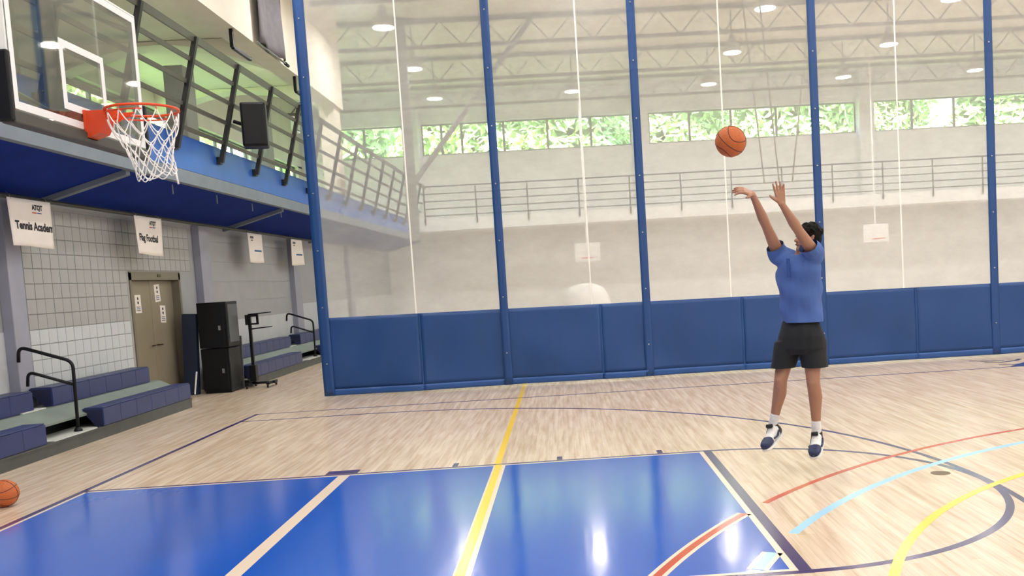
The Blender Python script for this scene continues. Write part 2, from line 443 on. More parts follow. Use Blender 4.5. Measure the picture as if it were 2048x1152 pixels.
# ------------------------------------------------------------------ court paint (parts of the floor)
Z1, Z2, Z3 = .0008, .0016, .0024
def fpart(name, mb, m): return mb.build(name, m, floor_o)
def arc(cx, cy, r, a0, a1, n=64):
    return [(cx+r*math.cos(R(a0+(a1-a0)*k/n)), cy+r*math.sin(R(a0+(a1-a0)*k/n))) for k in range(n+1)]
KX = 5.66
fpart('key_paint', MB().box((.03, -1.745, 0), (KX, 1.745, Z1)), M_key)
fpart('key_border', MB().ribbon([(0, 1.805), (5.71, 1.805)], .05, 0, Z1), M_purple)
fpart('key_border', MB().ribbon([(0, -1.805), (5.71, -1.805)], .05, 0, Z1), M_purple)
fpart('key_gap', MB().ribbon([(0, 1.762), (KX, 1.762)], .034, 0, Z2), M_gap)
fpart('key_gap', MB().ribbon([(0, -1.762), (KX, -1.762)], .034, 0, Z2), M_gap)
fpart('key_gap', MB().ribbon([(.022, -1.78), (.022, 1.78)], .03, 0, Z2), M_gap)
fpart('key_gap', MB().ribbon([(KX+.022, -1.78), (KX+.022, 1.78)], .044, 0, Z2), M_gap)
fpart('free_throw_line', MB().ribbon([(5.74, -1.83), (5.74, 1.83)], .075, 0, Z2), M_purple)
fpart('free_throw_circle', MB().ribbon(arc(5.76, 0, 1.80, -90, 90, 96), .055, 0, Z1), M_purple)
fpart('baseline', MB().ribbon([(-.03, -8), (-.03, 6.69)], .06, 0, Z1), M_purple)
fpart('sideline', MB().ribbon([(-.06, 6.667), (24, 6.667)], .05, 0, Z1), M_purple)
tp = [(0, 5.976), (1.6, 5.976)]+arc(1.6, 0, 5.976, 90, -90, 160)+[(0, -5.976)]
fpart('three_point_line', MB().ribbon(tp, .05, 0, Z1*1.2), M_purple)
fpart('tan_cross_line', MB().ribbon([(2.37, -6), (2.37, 1.745)], .105, 0, Z2), M_gap)
fpart('yellow_line_edging', MB().ribbon([(3.80, -1.745), (3.80, 1.745)], .11, 0, Z2), M_gap)
fpart('yellow_line', MB().ribbon([(3.79, -6), (3.79, 1.79)], .06, 0, Z3), M_yellow)
fpart('yellow_line', MB().ribbon([(3.775, 1.84), (3.74, 12)], .06, 0, Z1), M_yellow)
def arcs(name, cx, cy, r, m, w, edge):
    def clip(pts, f):
        out = []; cur = []
        for p in pts:
            if f(p): cur.append(p)
            elif cur: out.append(cur); cur = []
        if cur: out.append(cur)
        return [c for c in out if len(c) > 3]
    P = arc(cx, cy, r, 60, 240, 420)
    for c in clip(P, lambda p: p[0] < KX-.005 and abs(p[1]) < 1.75):
        fpart(name+'_edging', MB().ribbon(c, w+edge, 0, Z2), M_gap)
        fpart(name, MB().ribbon(c, w, 0, Z3), m)
    for c in clip(P, lambda p: p[0] > 5.83 or p[1] < -1.86):
        fpart(name, MB().ribbon(c, w, 0, Z1*1.5), m)
arcs('red_arc', 11.357, -4.789, 7.137, M_red, .05, .055)
arcs('light_blue_arc', 11.158, -4.45, 6.297, M_sky, .065, .06)
arcs('yellow_arc', 10.36, -3.75, 4.55, M_yellow, .06, 0)
# lane blocks and hash marks on the far side (and near side) of the key
for sg in (1, -1):
    y0, y1 = sorted((sg*1.84, sg*2.0))
    fpart('lane_block', MB().box((2.17, y0, 0), (2.47, y1, Z1)), M_purple)
    for x in (3.35, 4.33, 5.28):
        fpart('lane_mark', MB().box((x, y0, 0), (x+.05, y1, Z1)), M_purple)
# partial painted emblem at the right edge, near the curtain
lg = MB()
lg.ribbon([(10.85, 7.75), (11.05, 7.55), (11.3, 7.5)], .06, 0, Z1)
lg.ribbon([(10.95, 7.42), (11.15, 7.3), (11.45, 7.42), (11.6, 7.6)], .07, 0, Z1)
lg.ribbon([(10.98, 7.0), (11.15, 6.92), (11.5, 7.05)], .06, 0, Z1)
fpart('floor_emblem_stroke', lg, mat('court_emblem_dark', '#4a3a3c', .2, var=.1))
fpart('floor_emblem', MB().prism([(11.02, 6.72), (11.3, 6.56), (12.4, 6.56), (12.6, 7.2), (11.5, 7.2)], 'z', 0, Z1*1.4), paint('emblem_blue', '#34447e', .2))
fpart('floor_socket_cover', MB().lathe([(.0, 0), (.075, 0), (.075, .002), (0, .0022)], (7.35, .3, 0), 20), mat('brass_cover', '#7a6650', .4, metal=.6, var=.1))

# ------------------------------------------------------------------ door in the left wall
dr = MB().box((XL-.16, DY0, DZ-.12), (XL+.02, DY1, DZ+.02)).box((XL-.16, DY0-.0, 0), (XL+.02, DY0+.07, DZ)).box((XL-.16, DY1-.07, 0), (XL+.02, DY1, DZ)).build('door_1', M_dframe)
tag(dr, kind='structure'); dr['_o'] = (0, 0, 0)
mid = (DY0+DY1)/2
for a, b in ((DY0+.075, mid-.004), (mid+.004, DY1-.075)):
    lf = MB().bbox((XL-.15, a, .01), (XL-.11, b, DZ-.125), .004).build('door_leaf', M_door, dr)
    ya = b-.08 if a < mid-.2 else a+.08
    MB().tube([(XL-.11, ya, .96), (XL-.06, ya, .96), (XL-.06, ya+(-.12 if a < mid-.2 else .12), .96)], .011, 8).build('door_handle', M_brass, lf)
MB().bbox((XL-.01, mid+.05, DZ-.07), (XL+.03, mid+.17, DZ-.02), .004).build('door_closer', M_brass, dr)
def door_paper(y, z, lab, rot):
    t = thing('paper_notice', (XL-.108, y, z), lab, 'notice', 'paper notices on the tan doors')
    Rm = Matrix.Rotation(rot, 3, 'X')
    MB().box((XL-.109, y-.105, z-.15), (XL-.106, y+.105, z+.15), Rm).build('sheet', M_paper, t)
    for dz in (.09, .02):
        pts = []
        MB().tube([(XL-.1062, y-.0, z+dz), (XL-.1052, y-.0, z+dz)], .026, 12).build('printed_figure', M_ink, t)
    for dz in (-.05, -.08, -.11):
        MB().box((XL-.1062, y-.07, z+dz-.006), (XL-.1054, y+.07, z+dz+.006), Rm).build('printed_line', M_inkb if dz == -.08 else M_panel, t)
door_paper(8.9, 1.68, 'white paper notice on the left leaf of the tan doors', .0)
door_paper(9.66, 1.85, 'white paper notice highest on the right leaf of the tan doors', .06)
door_paper(9.82, 1.48, 'white paper notice lowest on the right leaf of the tan doors', -.05)

# ------------------------------------------------------------------ left gallery (balcony)
bal = thing('balcony', (-1.1, 8, 3.4), 'long blue steel gallery along the left wall with dark sloping underside', 'balcony')
Y0B, Y1B = -11.9, 30.9
MB().box((-1.16, Y0B, 3.66), (-1.1, Y1B, 4.18)).build('fascia', M_blue, bal)
MB().box((-1.2, Y0B, 3.455), (-1.1, Y1B, 3.655)).build('lower_strip', M_grsteel, bal)
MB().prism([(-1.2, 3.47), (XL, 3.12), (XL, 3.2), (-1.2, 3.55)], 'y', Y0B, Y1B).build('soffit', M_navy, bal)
MB().box((XB, Y0B, 4.05), (-1.16, Y1B, 4.17)).build('deck', M_conc, bal)
for y in (-6.5, 0., 5.95, 12.8, 19.3, 25.5):
    MB().prism([(-1.2, 3.40), (XL, 3.05), (XL, 3.16), (-1.2, 3.5)], 'y', y-.06, y+.06).build('bracket', M_grsteel, bal)
for y in (7.6, 9.4, 11.2, 13.0):
    MB().tube([(-1.3, y, 3.46), (-1.3, y, 3.30)], .012, 6).build('hanger_rod', M_grsteel, bal)
pp = tag(MB().tube([(-2.1, Y0B+1, 3.07), (-2.1, 29, 3.07)], .03, 8).build('sign_pipe', mat('pipe_dark', '#3a3d3c', .5, metal=.3, var=.2), origin=(-2.1, 8, 3.07)),
         'dark pipe under the gallery from which the paper signs hang', 'pipe')
# leaning railing
rl = thing('railing', (-1.03, 8, 3.9), 'dark steel gallery railing leaning out over the court', 'railing')
pb, pt = V((-1.04, 0, 3.93)), V((-.63, 0, 5.50))
first = None
for k in range(-4, 13):
    y = 7.25+1.78*k
    if first is None:
        d = (pt-pb).normalized(); nrm = V((d.z, 0, -d.x))
        q = [pb-nrm*.035, pb+nrm*.035, pt+nrm*.035, pt-nrm*.035]
        o = MB().prism([(p.x, p.z) for p in q], 'y', y-.035, y+.035).build('post', M_post, rl); first = (o, y)
    else: copy_part(first[0], rl, (0, y-first[1], 0))
    MB().box((-1.1, y-.06, 3.90), (-1.04, y+.06, 4.02)).build('base_plate', M_post, rl)
for f, hgt in ((.985, .05), (.80, .03), (.60, .03), (.40, .03), (.20, .03)):
    p = pb+(pt-pb)*f; d = (pt-pb).normalized(); nrm = V((d.z, 0, -d.x))
    q = [p-d*hgt-nrm*.05, p-d*hgt+nrm*.0, p+d*hgt+nrm*.0, p+d*hgt-nrm*.05]
    MB().prism([(a.x-.005, a.z) for a in q], 'y', -1.2, 30).build('rail', M_rail, rl)
# loudspeaker on the railing
sp = thing('loudspeaker', (-.5, 9.2, 4.15), 'black loudspeaker mounted on the gallery railing', 'loudspeaker')
SC = V((-.50, 9.2, 4.53)); Rz = Matrix.Rotation(R(14), 3, 'Z')
def spk(name, a, b_, c, m):
    q = MB().bbox(a, b_, c); q.v = [tuple(SC+Rz@V(p)) for p in q.v]; return q.build(name, m, sp)
spk('cabinet', (-.20, -.19, -.36), (.20, .20, .36), .03, M_blackp)
spk('grille', (-.17, -.205, -.33), (.17, -.185, .33), .008, M_black)
MB().tube([(-.84, 9.2, 4.62), (-.66, 9.2, 4.55)], .03, 8).build('mount_arm', M_black, sp)
# small white framed box on the gallery
bx = thing('wall_box', (-3.0, 20.35, 6.2), 'small grey box with a white frame on the gallery column', 'box')
MB().bbox((-2.86, 19.95, 6.25), (-2.78, 20.55, 6.65), .01).build('frame', M_white, bx)
MB().bbox((-2.79, 20.0, 6.30), (-2.74, 20.45, 6.6), .01).build('face', M_grey, bx)
# black L brackets hanging from the soffit
for i, y in enumerate((10.25, 14.15)):
    t = thing('hanging_bracket', (-1.1, y, 6.1), ['black L-shaped bracket hanging under the cream soffit left of the grey banner', 'black L-shaped bracket under the cream soffit beside the curtain edge'][i], 'bracket', 'hanging brackets')
    MB().box((-1.13, y-.03, 6.1), (-1.07, y+.03, 6.42)).build('drop_arm', M_black, t)
    MB().box((-1.13, y+.03, 6.08), (-1.07, y+.95, 6.14)).build('cross_arm', M_black, t)
# grey banner
bn = thing('banner', (-.95, 12.05, 6.35), 'long dark grey cloth banner hanging from the ceiling beside the curtain', 'banner')
vsb = []; fsb = []
NX, NZ = 26, 14
for j in range(NZ+1):
    for i in range(NX+1):
        t = i/NX; z = 6.42+2.7*j/NZ
        vsb.append((-.93+.07*math.sin(t*9+.3)*(1-.3*j/NZ)+.02*math.sin(t*23+j*.4), 11.25+1.6*t, z))
for j in range(NZ):
    for i in range(NX): a = j*(NX+1)+i; fsb.append((a, a+1, a+NX+2, a+NX+1))
o = MB().add(vsb, fsb).build('cloth', M_banner, bn, smooth=True)
md = o.modifiers.new('thick', 'SOLIDIFY'); md.thickness = .006
MB().tube([(-.93, 11.15, 6.41), (-.93, 12.95, 6.41)], .018, 8).build('bottom_rod', M_grey, bn)
MB().tube([(-.93, 12.9, 6.41), (-.93, 13.1, 6.40)], .035, 8).build('rod_end', M_black, bn)

# ------------------------------------------------------------------ paper signs hanging from the pipe
def sign(y0, y1, z0, z1, lab, word, wsize, logo, wm, seed, skew=0):
    rn = random.Random(seed)
    t = thing('hanging_sign', (-2.06, (y0+y1)/2, z0), lab, 'sign', 'paper signs under the gallery')
    X = lambda u, v: -2.055+.03*math.sin(2.6*u+seed)*(1-v)+.035*(u**6)*(1.2-v)
    nx, nz = 16, 10; vs = []; fs = []
    for j in range(nz+1):
        for i in range(nx+1):
            u, v = i/nx, j/nz
            vs.append((X(u, v), y0+(y1-y0)*u+skew*(1-v)-.05*u*(1-v), z0+(z1-z0)*v+.012*math.sin(3*u+seed)*(1-v)))
    for j in range(nz):
        for i in range(nx): a = j*(nx+1)+i; fs.append((a, a+1, a+nx+2, a+nx+1))
    o = MB().add(vs, fs).build('sheet', M_paper, t, smooth=True)
    md = o.modifiers.new('thick', 'SOLIDIFY'); md.thickness = .003; md.offset = 0
    def put(body, size, cu, cv, m, name, bold=.0, sx=1.0):
        tv, tf = text_mesh(body, size, bold)
        if not tv: return
        w_ = max(p.x for p in tv)-min(p.x for p in tv); x0 = min(p.x for p in tv)
        out = []
        for p in tv:
            u = cu+((p.x-x0)*sx)/(y1-y0); v = cv+p.y/(z1-z0); u = min(u, .995)
            out.append((X(u, v)+.004, y0+(y1-y0)*u+skew*(1-v)-.05*u*(1-v), z0+(z1-z0)*v+.012*math.sin(3*u+seed)*(1-v)))
        MB().add(out, tf).build(name, m, t)
    if word: put(word, wsize, .10, .36, M_ink if wm is None else wm, 'lettering', .006, 1.0)
    if logo:
        put(logo, .085, .54, .80, M_ink, 'logo_lettering', .005, 1.0)
        for k, m_ in ((0, M_inkr), (1, M_inkb)):
            u0 = .53+.12*k
            q = [(X(u0, .72)+.004, y0+(y1-y0)*u0, z0+(z1-z0)*.72), (X(u0+.11, .72)+.004, y0+(y1-y0)*(u0+.11), z0+(z1-z0)*.72),
                 (X(u0+.11, .745)+.004, y0+(y1-y0)*(u0+.11), z0+(z1-z0)*.745), (X(u0, .745)+.004, y0+(y1-y0)*u0, z0+(z1-z0)*.745)]
            MB().add(q, [(0, 1, 2, 3)]).build('logo_underline', m_, t)
    if not word:
        for (u0, u1, v0, v1, m_) in ((.45, .92, .38, .44, M_inkb), (.15, .4, .82, .9, M_panel), (.2, .35, .74, .78, M_panel)):
            q = [(X(u, v)+.005, y0+(y1-y0)*u+skew*(1-v)-.05*u*(1-v), z0+(z1-z0)*v) for u, v in ((u0, v0), ((u0+u1)/2, v0), (u1, v0), (u1, v1), ((u0+u1)/2, v1), (u0, v1))]
            MB().add(q, [(0, 1, 4, 5), (1, 2, 3, 4)]).build('printed_line', m_, t)
    for u in (.08, .92):
        MB().tube([(-2.1, y0+(y1-y0)*u, 3.115), (-2.06, y0+(y1-y0)*u, 3.08), (-2.052, y0+(y1-y0)*u, z1-.02)], .004, 5).build('tie', M_grey, t)
sign(4.63, 5.56, 2.46, 3.05, 'white paper sign reading Tennis Academy hanging under the gallery', 'Tennis Academ', .138, 'ATQT', None, 1)
sign(7.92, 8.88, 2.45, 3.05, 'white paper sign reading Flag Football hanging above the tan doors', 'Flag Footbal', .15, 'ATQT', None, 2)
sign(13.08, 13.98, 2.41, 3.03, 'white paper sign with blue print hanging above the black cabinet side', None, 0, None, None, 3, .02)
sign(16.2, 17.1, 2.40, 3.03, 'white paper sign hanging nearest the curtain edge', None, 0, None, None, 4)

# ------------------------------------------------------------------ bleachers
def bleacher(y0, y1, front, back, gaps, lab):
    t = thing('bleacher', (-1.95, (y0+y1)/2, 0), lab, 'bleacher', 'two-row bleachers along the left wall')
    MB().box((-1.56, y0, 0), (-1.5, y1, .13)).box((-1.58, y0, .13), (-1.49, y1, .15)).build('skirt', M_skirt, t)
    MB().box((XL+.16, y0, .0), (-1.56, y1, .12)).build('understructure', M_black, t)
    MB().box((-2.02, y0, .125), (-1.56, y1, .15)).build('lower_deck', M_step, t)
    MB().prism([(-1.98, .36), (-1.98, .40), (-1.62, .26), (-1.62, .22)], 'y', y0, y1) if 0 else None
    MB().box((-2.0, y0, .15), (-1.96, y1, .44)).build('riser', M_black, t)
    MB().box((XL+.16, y0, .44), (-1.96, y1, .465)).build('upper_deck', M_deck, t)
    # sloped grey-green foot rest boards between the rows
    MB().prism([(-1.97, .44), (-1.97, .465), (-1.70, .33), (-1.70, .305)], 'y', y0, y1).build('foot_board', M_deck, t)
    for nm, segs, xf, zb, dp in (('front_bench', front, -1.5, .155, .26), ('rear_bench', back, -2.0, .47, .28)):
        for a, b in segs:
            bn_ = MB().prism([(xf, zb), (xf, zb+.215), (xf-.02, zb+.23), (xf-dp, zb+.23), (xf-dp+.02, zb+.17), (xf-.10, zb)], 'y', a, b).build(nm, M_bench, t)
            n = max(1, round((b-a)/.46)); s = (b-a)/n
            for k in range(n):
                MB().bbox((xf-dp+.02, a+k*s+.0025, zb+.225), (xf-.004, a+(k+1)*s-.0025, zb+.242), .006).build('seat_section', M_bench, bn_)
                MB().bbox((xf-.006, a+k*s+.0025, zb+.012), (xf+.007, a+(k+1)*s-.0025, zb+.225), .004).build('front_panel', M_bench, bn_)
            MB().prism([(xf-.01, zb+.01), (xf-.01, zb+.21), (xf-dp+.02, zb+.22), (xf-dp+.04, zb+.17), (xf-.11, zb+.01)], 'y', a-.006, a+.001).build('end_cap', M_benchd, bn_)
    for g in gaps:
        MB().bbox((-1.66, g-.5, .15), (-1.5, g+.5, .165), .004).build('step_plate', M_step, t)
        MB().bbox((-2.1, g-.25, .465), (-1.97, g+.25, .48), .004).build('step_plate', M_step, t)
    return t
bleacher(-3.0, 8.08, [(-2.9, 3.94), (5.27, 8.05)], [(-2.9, 4.63), (5.06, 7.80)], [4.6], 'blue two-row bleacher in front of the tiled wall, nearest the camera')
bleacher(10.95, 22.0, [(11.0, 14.35), (16.4, 21.9)], [(11.3, 15.3), (16.1, 21.9)], [15.4], 'blue two-row bleacher beyond the black cabinet, running behind the curtain')
def handrail(y, lab):
    t = thing('handrail', (-1.6, y, .15), lab, 'handrail', 'black bleacher handrails')
    def smooth(pts, n=6):
        out = [V(pts[0])]
        for i in range(1, len(pts)-1):
            p, q, r = V(pts[i-1]), V(pts[i]), V(pts[i+1]); d = min((q-p).length, (r-q).length)*.45; d = min(d, .09)
            a = q+(p-q).normalized()*d; b = q+(r-q).normalized()*d
            for k in range(n+1):
                s = k/n; out.append((1-s)**2*a+2*s*(1-s)*q+s*s*b)
        out.append(V(pts[-1])); return out
    MB().tube(smooth([(-1.6, y, .17), (-1.6, y+.03, 1.03), (-2.18, y-.06, 1.25), (-2.20, y-.06, 1.06)]), .021, 10).build('upper_rail', M_black, t, smooth=True)
    MB().tube(smooth([(-1.6, y+.02, .74), (-2.1, y-.06, .94), (-2.12, y-.06, .76)]), .019, 10).build('lower_rail', M_black, t, smooth=True)
    MB().lathe([(.0, 0), (.05, 0), (.05, .012), (.026, .05), (0, .05)], (-1.6, y, .166), 12).build('base_flange', M_black, t)
handrail(4.83, 'black bent-tube handrail on the near bleacher in front of the tiled wall')
handrail(15.85, 'black bent-tube handrail on the far bleacher beside the curtain edge')

# ------------------------------------------------------------------ black cabinet, navy pad, grey panel, rolling stand
cb = thing('cabinet', (-1.83, 10.3, 0), 'tall black locker cabinet standing beside the tan doors', 'cabinet')
MB().bbox((-2.06, 10.05, .05), (-1.56, 10.62, .80), .01).build('lower_body', M_blackp, cb)
MB().bbox((-2.06, 10.03, .82), (-1.54, 10.60, 1.63), .01).build('upper_body', M_blackp, cb)
MB().box((-2.04, 10.08, 0), (-1.58, 10.58, .05)).build('plinth', M_black, cb)
for z0, z1 in ((.08, .78), (.85, 1.60)):
    d = MB().bbox((-2.04, 10.02 if z0 > .5 else 10.035, z0), (-1.60, 10.05, z1), .006).build('door_panel', M_black, cb)
    MB().bbox((-1.70, 10.005 if z0 > .5 else 10.02, z0+.28), (-1.66, 10.03, z0+.36), .004).build('latch', M_grey, d)
MB().bbox((-1.545, 10.08, .9), (-1.525, 10.55, 1.58), .005).build('side_panel', M_panel, cb)
tag(MB().box((-2.36, 10.02, 0), (-2.12, 10.14, 1.45), Matrix.Rotation(R(3), 3, 'Y')).build('gym_mat', M_navypad, origin=(-2.24, 10.08, 0)),
    'dark navy gym mat leaning between the tan doors and the black cabinet', 'mat')
tag(MB().tube([(-2.18, 9.93, .02), (-2.13, 9.97, .42)], .015, 8).build('stick', M_white, origin=(-2.18, 9.93, 0)), 'short white stick leaning against the navy mat', 'stick')
tag(MB().box((-1.82, 10.66, 0), (-1.56, 10.70, .98), Matrix.Rotation(R(-4), 3, 'X'), (-1.66, 10.7, 0)).build('panel', M_panel, origin=(-1.66, 10.7, 0)),
    'flat dark grey panel leaning behind the black cabinet', 'panel')
st = thing('rolling_stand', (-1.33, 10.75, 0), 'black rolling equipment stand with empty bracket arms beside the cabinet', 'stand')
MB().box((-1.41, 10.72, .08), (-1.36, 10.78, 1.36)).build('pole', M_black, st)
MB().bbox((-1.45, 10.68, .12), (-1.33, 10.82, .42), .01).build('pole_foot', M_blackp, st)
hd = MB().bbox((-1.44, 10.66, 1.17), (-1.40, 10.86, 1.36), .004).bbox((-1.44, 10.70, 1.17), (-1.22, 10.74, 1.20), .004).bbox((-1.44, 10.70, 1.32), (-1.22, 10.74, 1.36), .004).bbox((-1.25, 10.7, 1.17), (-1.21, 10.74, 1.36), .004).build('bracket', M_black, st)
for z in (1.36, 1.09):
    MB().prism([(-1.40, z-.015), (-1.40, z+.015), (-.98, z+.035), (-.98, z+.02)], 'y', 10.73, 10.77).build('arm', M_black, st)
MB().box((-1.5, 10.72, .06), (-1.0, 10.78, .10)).box((-1.48, 10.5, .06), (-1.42, 11.0, .10)).box((-1.1, 10.5, .06), (-1.04, 11.0, .10)).build('base', M_black, st)
for x, y in ((-1.45, 10.5), (-1.45, 11.0), (-1.07, 10.5), (-1.07, 11.0)):
    MB().tube([(x-.012, y, .03), (x+.012, y, .03)], .03, 12).build('caster', M_blackp, st)

# ------------------------------------------------------------------ basketball goal
gl = thing('basketball_goal', (1.2, 0, 2.9), 'glass basketball backboard with orange rim and white net', 'basketball hoop')
BX = 1.22
bd = MB().box((BX-.014, -.90, 2.92), (BX, .90, 3.955)).build('glass', M_board, gl)
def frame(y0, y1, z0, z1, t, xa, xb):
    return MB().box((xa, y0, z0), (xb, y1, z0+t)).box((xa, y0, z1-t), (xb, y1, z1)).box((xa, y0, z0+t), (xb, y0+t, z1-t)).box((xa, y1-t, z0+t), (xb, y1, z1-t))
frame(-.895, .895, 2.925, 3.95, .05, BX+.0005, BX+.0015).build('white_border', M_white, gl)
frame(-.305, .305, 3.03, 3.50, .05, BX+.0005, BX+.0015).build('shooter_square', M_white, gl)
frame(-.915, .915, 2.905, 3.97, .022, BX-.05, BX-.004).build('metal_frame', M_white, gl)
MB().bbox((BX-.07, -.93, 2.83), (BX+.02, .93, 2.915), .012).build('bottom_padding', M_pad, gl)
for sgn in (-1, 1):
    MB().bbox((BX-.085, .905 if sgn > 0 else -.95, 2.84), (BX+.015, .95 if sgn > 0 else -.905, 3.27), .012).build('side_padding', M_blackp, gl)
# mount and rim
mt = MB().bbox((BX+.002, -.075, 2.86), (BX+.02, .075, 3.06), .003).build('rim_plate', M_orange, gl)
MB().prism([(BX+.02, 3.055), (BX+.16, 3.055), (BX+.17, 3.02), (BX+.11, 2.9), (BX+.02, 2.87)], 'y', -.07, .07).build('rim_housing', M_orange, gl)
RC = V((BX+.152+.2286, 0, 3.05)); RR = .2286+.009
rim = MB().tube([RC+V((RR*math.cos(2*math.pi*k/48), RR*math.sin(2*math.pi*k/48), 0)) for k in range(48)], .0095, 10, True).build('rim', M_orange, gl, smooth=True)
MB().tube([RC+V(((RR-.004)*math.cos(2*math.pi*k/48), (RR-.004)*math.sin(2*math.pi*k/48), -.03)) for k in range(9, 40)], .006, 6).build('lower_ring', M_orange, rim, smooth=True)
for s in (-1, 1):
    MB().prism([(BX+.10, 3.05), (BX+.30, 3.055), (BX+.16, 2.98)], 'y', s*.075-.006, s*.075+.006).build('rim_brace', M_orange, rim)
hooks = MB()
for k in range(12):
    a = 2*math.pi*(k+.5)/12
    p = RC+V((RR*math.cos(a), RR*math.sin(a), -.012))
    hooks.tube([p, p+V((0, 0, -.018)), p+V((-.012*math.cos(a), -.012*math.sin(a), -.022))], .0035, 5)
hooks.build('net_hooks', M_orange, rim)
# net: diamond mesh with a little swing
N = 12
lev = [(.0, .236), (.10, .218), (.18, .178), (.25, .152), (.32, .136), (.385, .130), (.44, .128)]
def nnode(i, k):
    d, r = lev[i]; a = 2*math.pi*(k+.5+.5*(i % 2))/N
    sw = (d/.44)**1.5
    rn = random.Random(i*37+k*11)
    # pinched toward the court side as in a net that has just been hit
    rad = r*(1+.10*sw*math.cos(a-.9)+rn.uniform(-.05, .05)*sw)
    off = V((.045*sw, .02*sw, 0)); up = .05*sw*max(0, math.cos(a-.5))
    return RC+off+V((rad*math.cos(a), rad*math.sin(a), -.025-d*1.0+up+rn.uniform(-.012, .012)*sw))
def sag(p, q, n=4, s=.012):
    return [p.lerp(q, t/n)+V((0, 0, -s*4*(t/n)*(1-t/n))) for t in range(n+1)]
net = thing('net_dummy', (0, 0, 0), '', '') if 0 else None
nt_ = None
for k in range(N):
    s1 = MB(); s2 = MB()
    path1 = []; path2 = []
    a = b = k
    for i in range(len(lev)):
        path1.append(nnode(i, a % N)); path2.append(nnode(i, b % N))
        if i % 2 == 1: a += 1
        else: b -= 1
    for nm, pth in (('a', path1), ('b', path2)):
        full = []
        for p, q in zip(pth[:-1], pth[1:]): full += sag(p, q)[:-1]
        full.append(pth[-1])
        MB().tube(full, .0042, 5).build('net_strand', M_net, gl, smooth=True)
for k in range(0, N):
    i = len(lev)-1; p, q = nnode(i, k), nnode(i, (k+1) % N)
    MB().tube(sag(p, q, 6, .03 if k % 3 else .008), .0042, 5).build('net_loop', M_net, gl, smooth=True)
for i, k in ((1, 2), (2, 5), (3, 0), (4, 1), (4, 11)):
    p = nnode(i, k); MB().lathe([(.0, -.012), (.009, -.006), (.011, 0), (.009, .006), (0, .012)], p, 8).build('net_knot', M_net, gl, smooth=True)
e = nnode(6, 1)
MB().tube([e, e+V((.004, .0, -.05)), e+V((.012, 0, -.10))], .008, 6).build('net_tail', M_net, gl, smooth=True)
# suspended support mast behind the board
MB().tube([(1.0, 0, 2.98), (1.0, 0, 9.15)], .055, 12).build('support_mast', M_grey, gl, smooth=True)
for z in (3.05, 3.85):
    MB().box((1.0, -.03, z-.03), (BX-.03, .03, z+.03)).build('mast_arm', M_grey, gl)
    for s in (-1, 1): MB().tube([(1.0, 0, z), (BX-.05, s*.85, z)], .02, 8).build('board_strut', M_grey, gl)
MB().tube([(1.0, 0, 4.3), (-.2, 0, 9.15)], .035, 10).build('back_brace', M_grey, gl)

# ------------------------------------------------------------------ basketballs
def basketball(c, lab, rot):
    c = V(c); r = .1195
    t = thing('basketball', c-V((0, 0, r)), lab, 'basketball', 'orange basketballs')
    bm = bmesh.new(); bmesh.ops.create_uvsphere(bm, u_segments=40, v_segments=24, radius=r)
    m_ = MB(); bm.verts.index_update(); m_.add([v.co+c for v in bm.verts], [tuple(v.index for v in f.verts) for f in bm.faces]); bm.free()
    m_.build('cover', M_ball, t, smooth=True)
    Rm = rot
    def ring(fn, n=48): return [c+Rm@(fn(2*math.pi*k/n).normalized()*(r*1.0005)) for k in range(n)]
    paths = [ring(lambda a: V((math.cos(a), math.sin(a), 0))), ring(lambda a: V((math.cos(a), 0, math.sin(a)))),
             ring(lambda a: V((math.cos(a)*.75, math.sin(a), .62+.12*math.cos(2*a)))), ring(lambda a: V((math.cos(a)*.75, math.sin(a), -.62-.12*math.cos(2*a))))]
    for p in paths: MB().tube(p, .0028, 5, True).build('seam', M_seam, t)
basketball((5.86, .5, 2.675), 'orange basketball flying through the air above the shooter', Matrix.Rotation(R(40), 3, 'Y') @ Matrix.Rotation(R(30), 3, 'X'))
basketball((-.47, 1.36, .1195), 'orange basketball lying on the floor behind the baseline', Matrix.Rotation(R(12), 3, 'X') @ Matrix.Rotation(R(15), 3, 'Y'))

# ------------------------------------------------------------------ divider curtain
CY = 8.2
cu = thing('divider_curtain', (8, CY, .03), 'tall divider curtain of blue straps, clear vinyl panels and a solid blue base', 'curtain')
ribs = [.64, 3.51, 5.80, 8.66, 11.50, 14.34, 17.2, 20.05, 22.9, 25.4]
ZB, ZT, HB = 1.23, 8.85, .03
def cloth(x0, x1, z0, z1, nx, nz, fn):
    vs = []; fs = []
    for j in range(nz+1):
        for i in range(nx+1):
            x = x0+(x1-x0)*i/nx; za = z0(x) if callable(z0) else z0; ze = z1(x) if callable(z1) else z1; z = za+(ze-za)*j/nz; vs.append((x, CY+fn(x, z), z))
    for j in range(nz):
        for i in range(nx): a = j*(nx+1)+i; fs.append((a, a+1, a+nx+2, a+nx+1))
    return MB().add(vs, fs)
def zb(x): return 1.285-.0078*x
def ripple(x, z):
    k = (1-z/ZB)
    return (.020*math.sin(2.1*x+.6*math.sin(3.3*z))*(.3+k)+.010*math.sin(5.3*x+2.2*z)*(.2+k)+.006*math.sin(9.1*x-3.7*z)+.012*math.sin(3.1*(x*.6+z*1.7))*k)
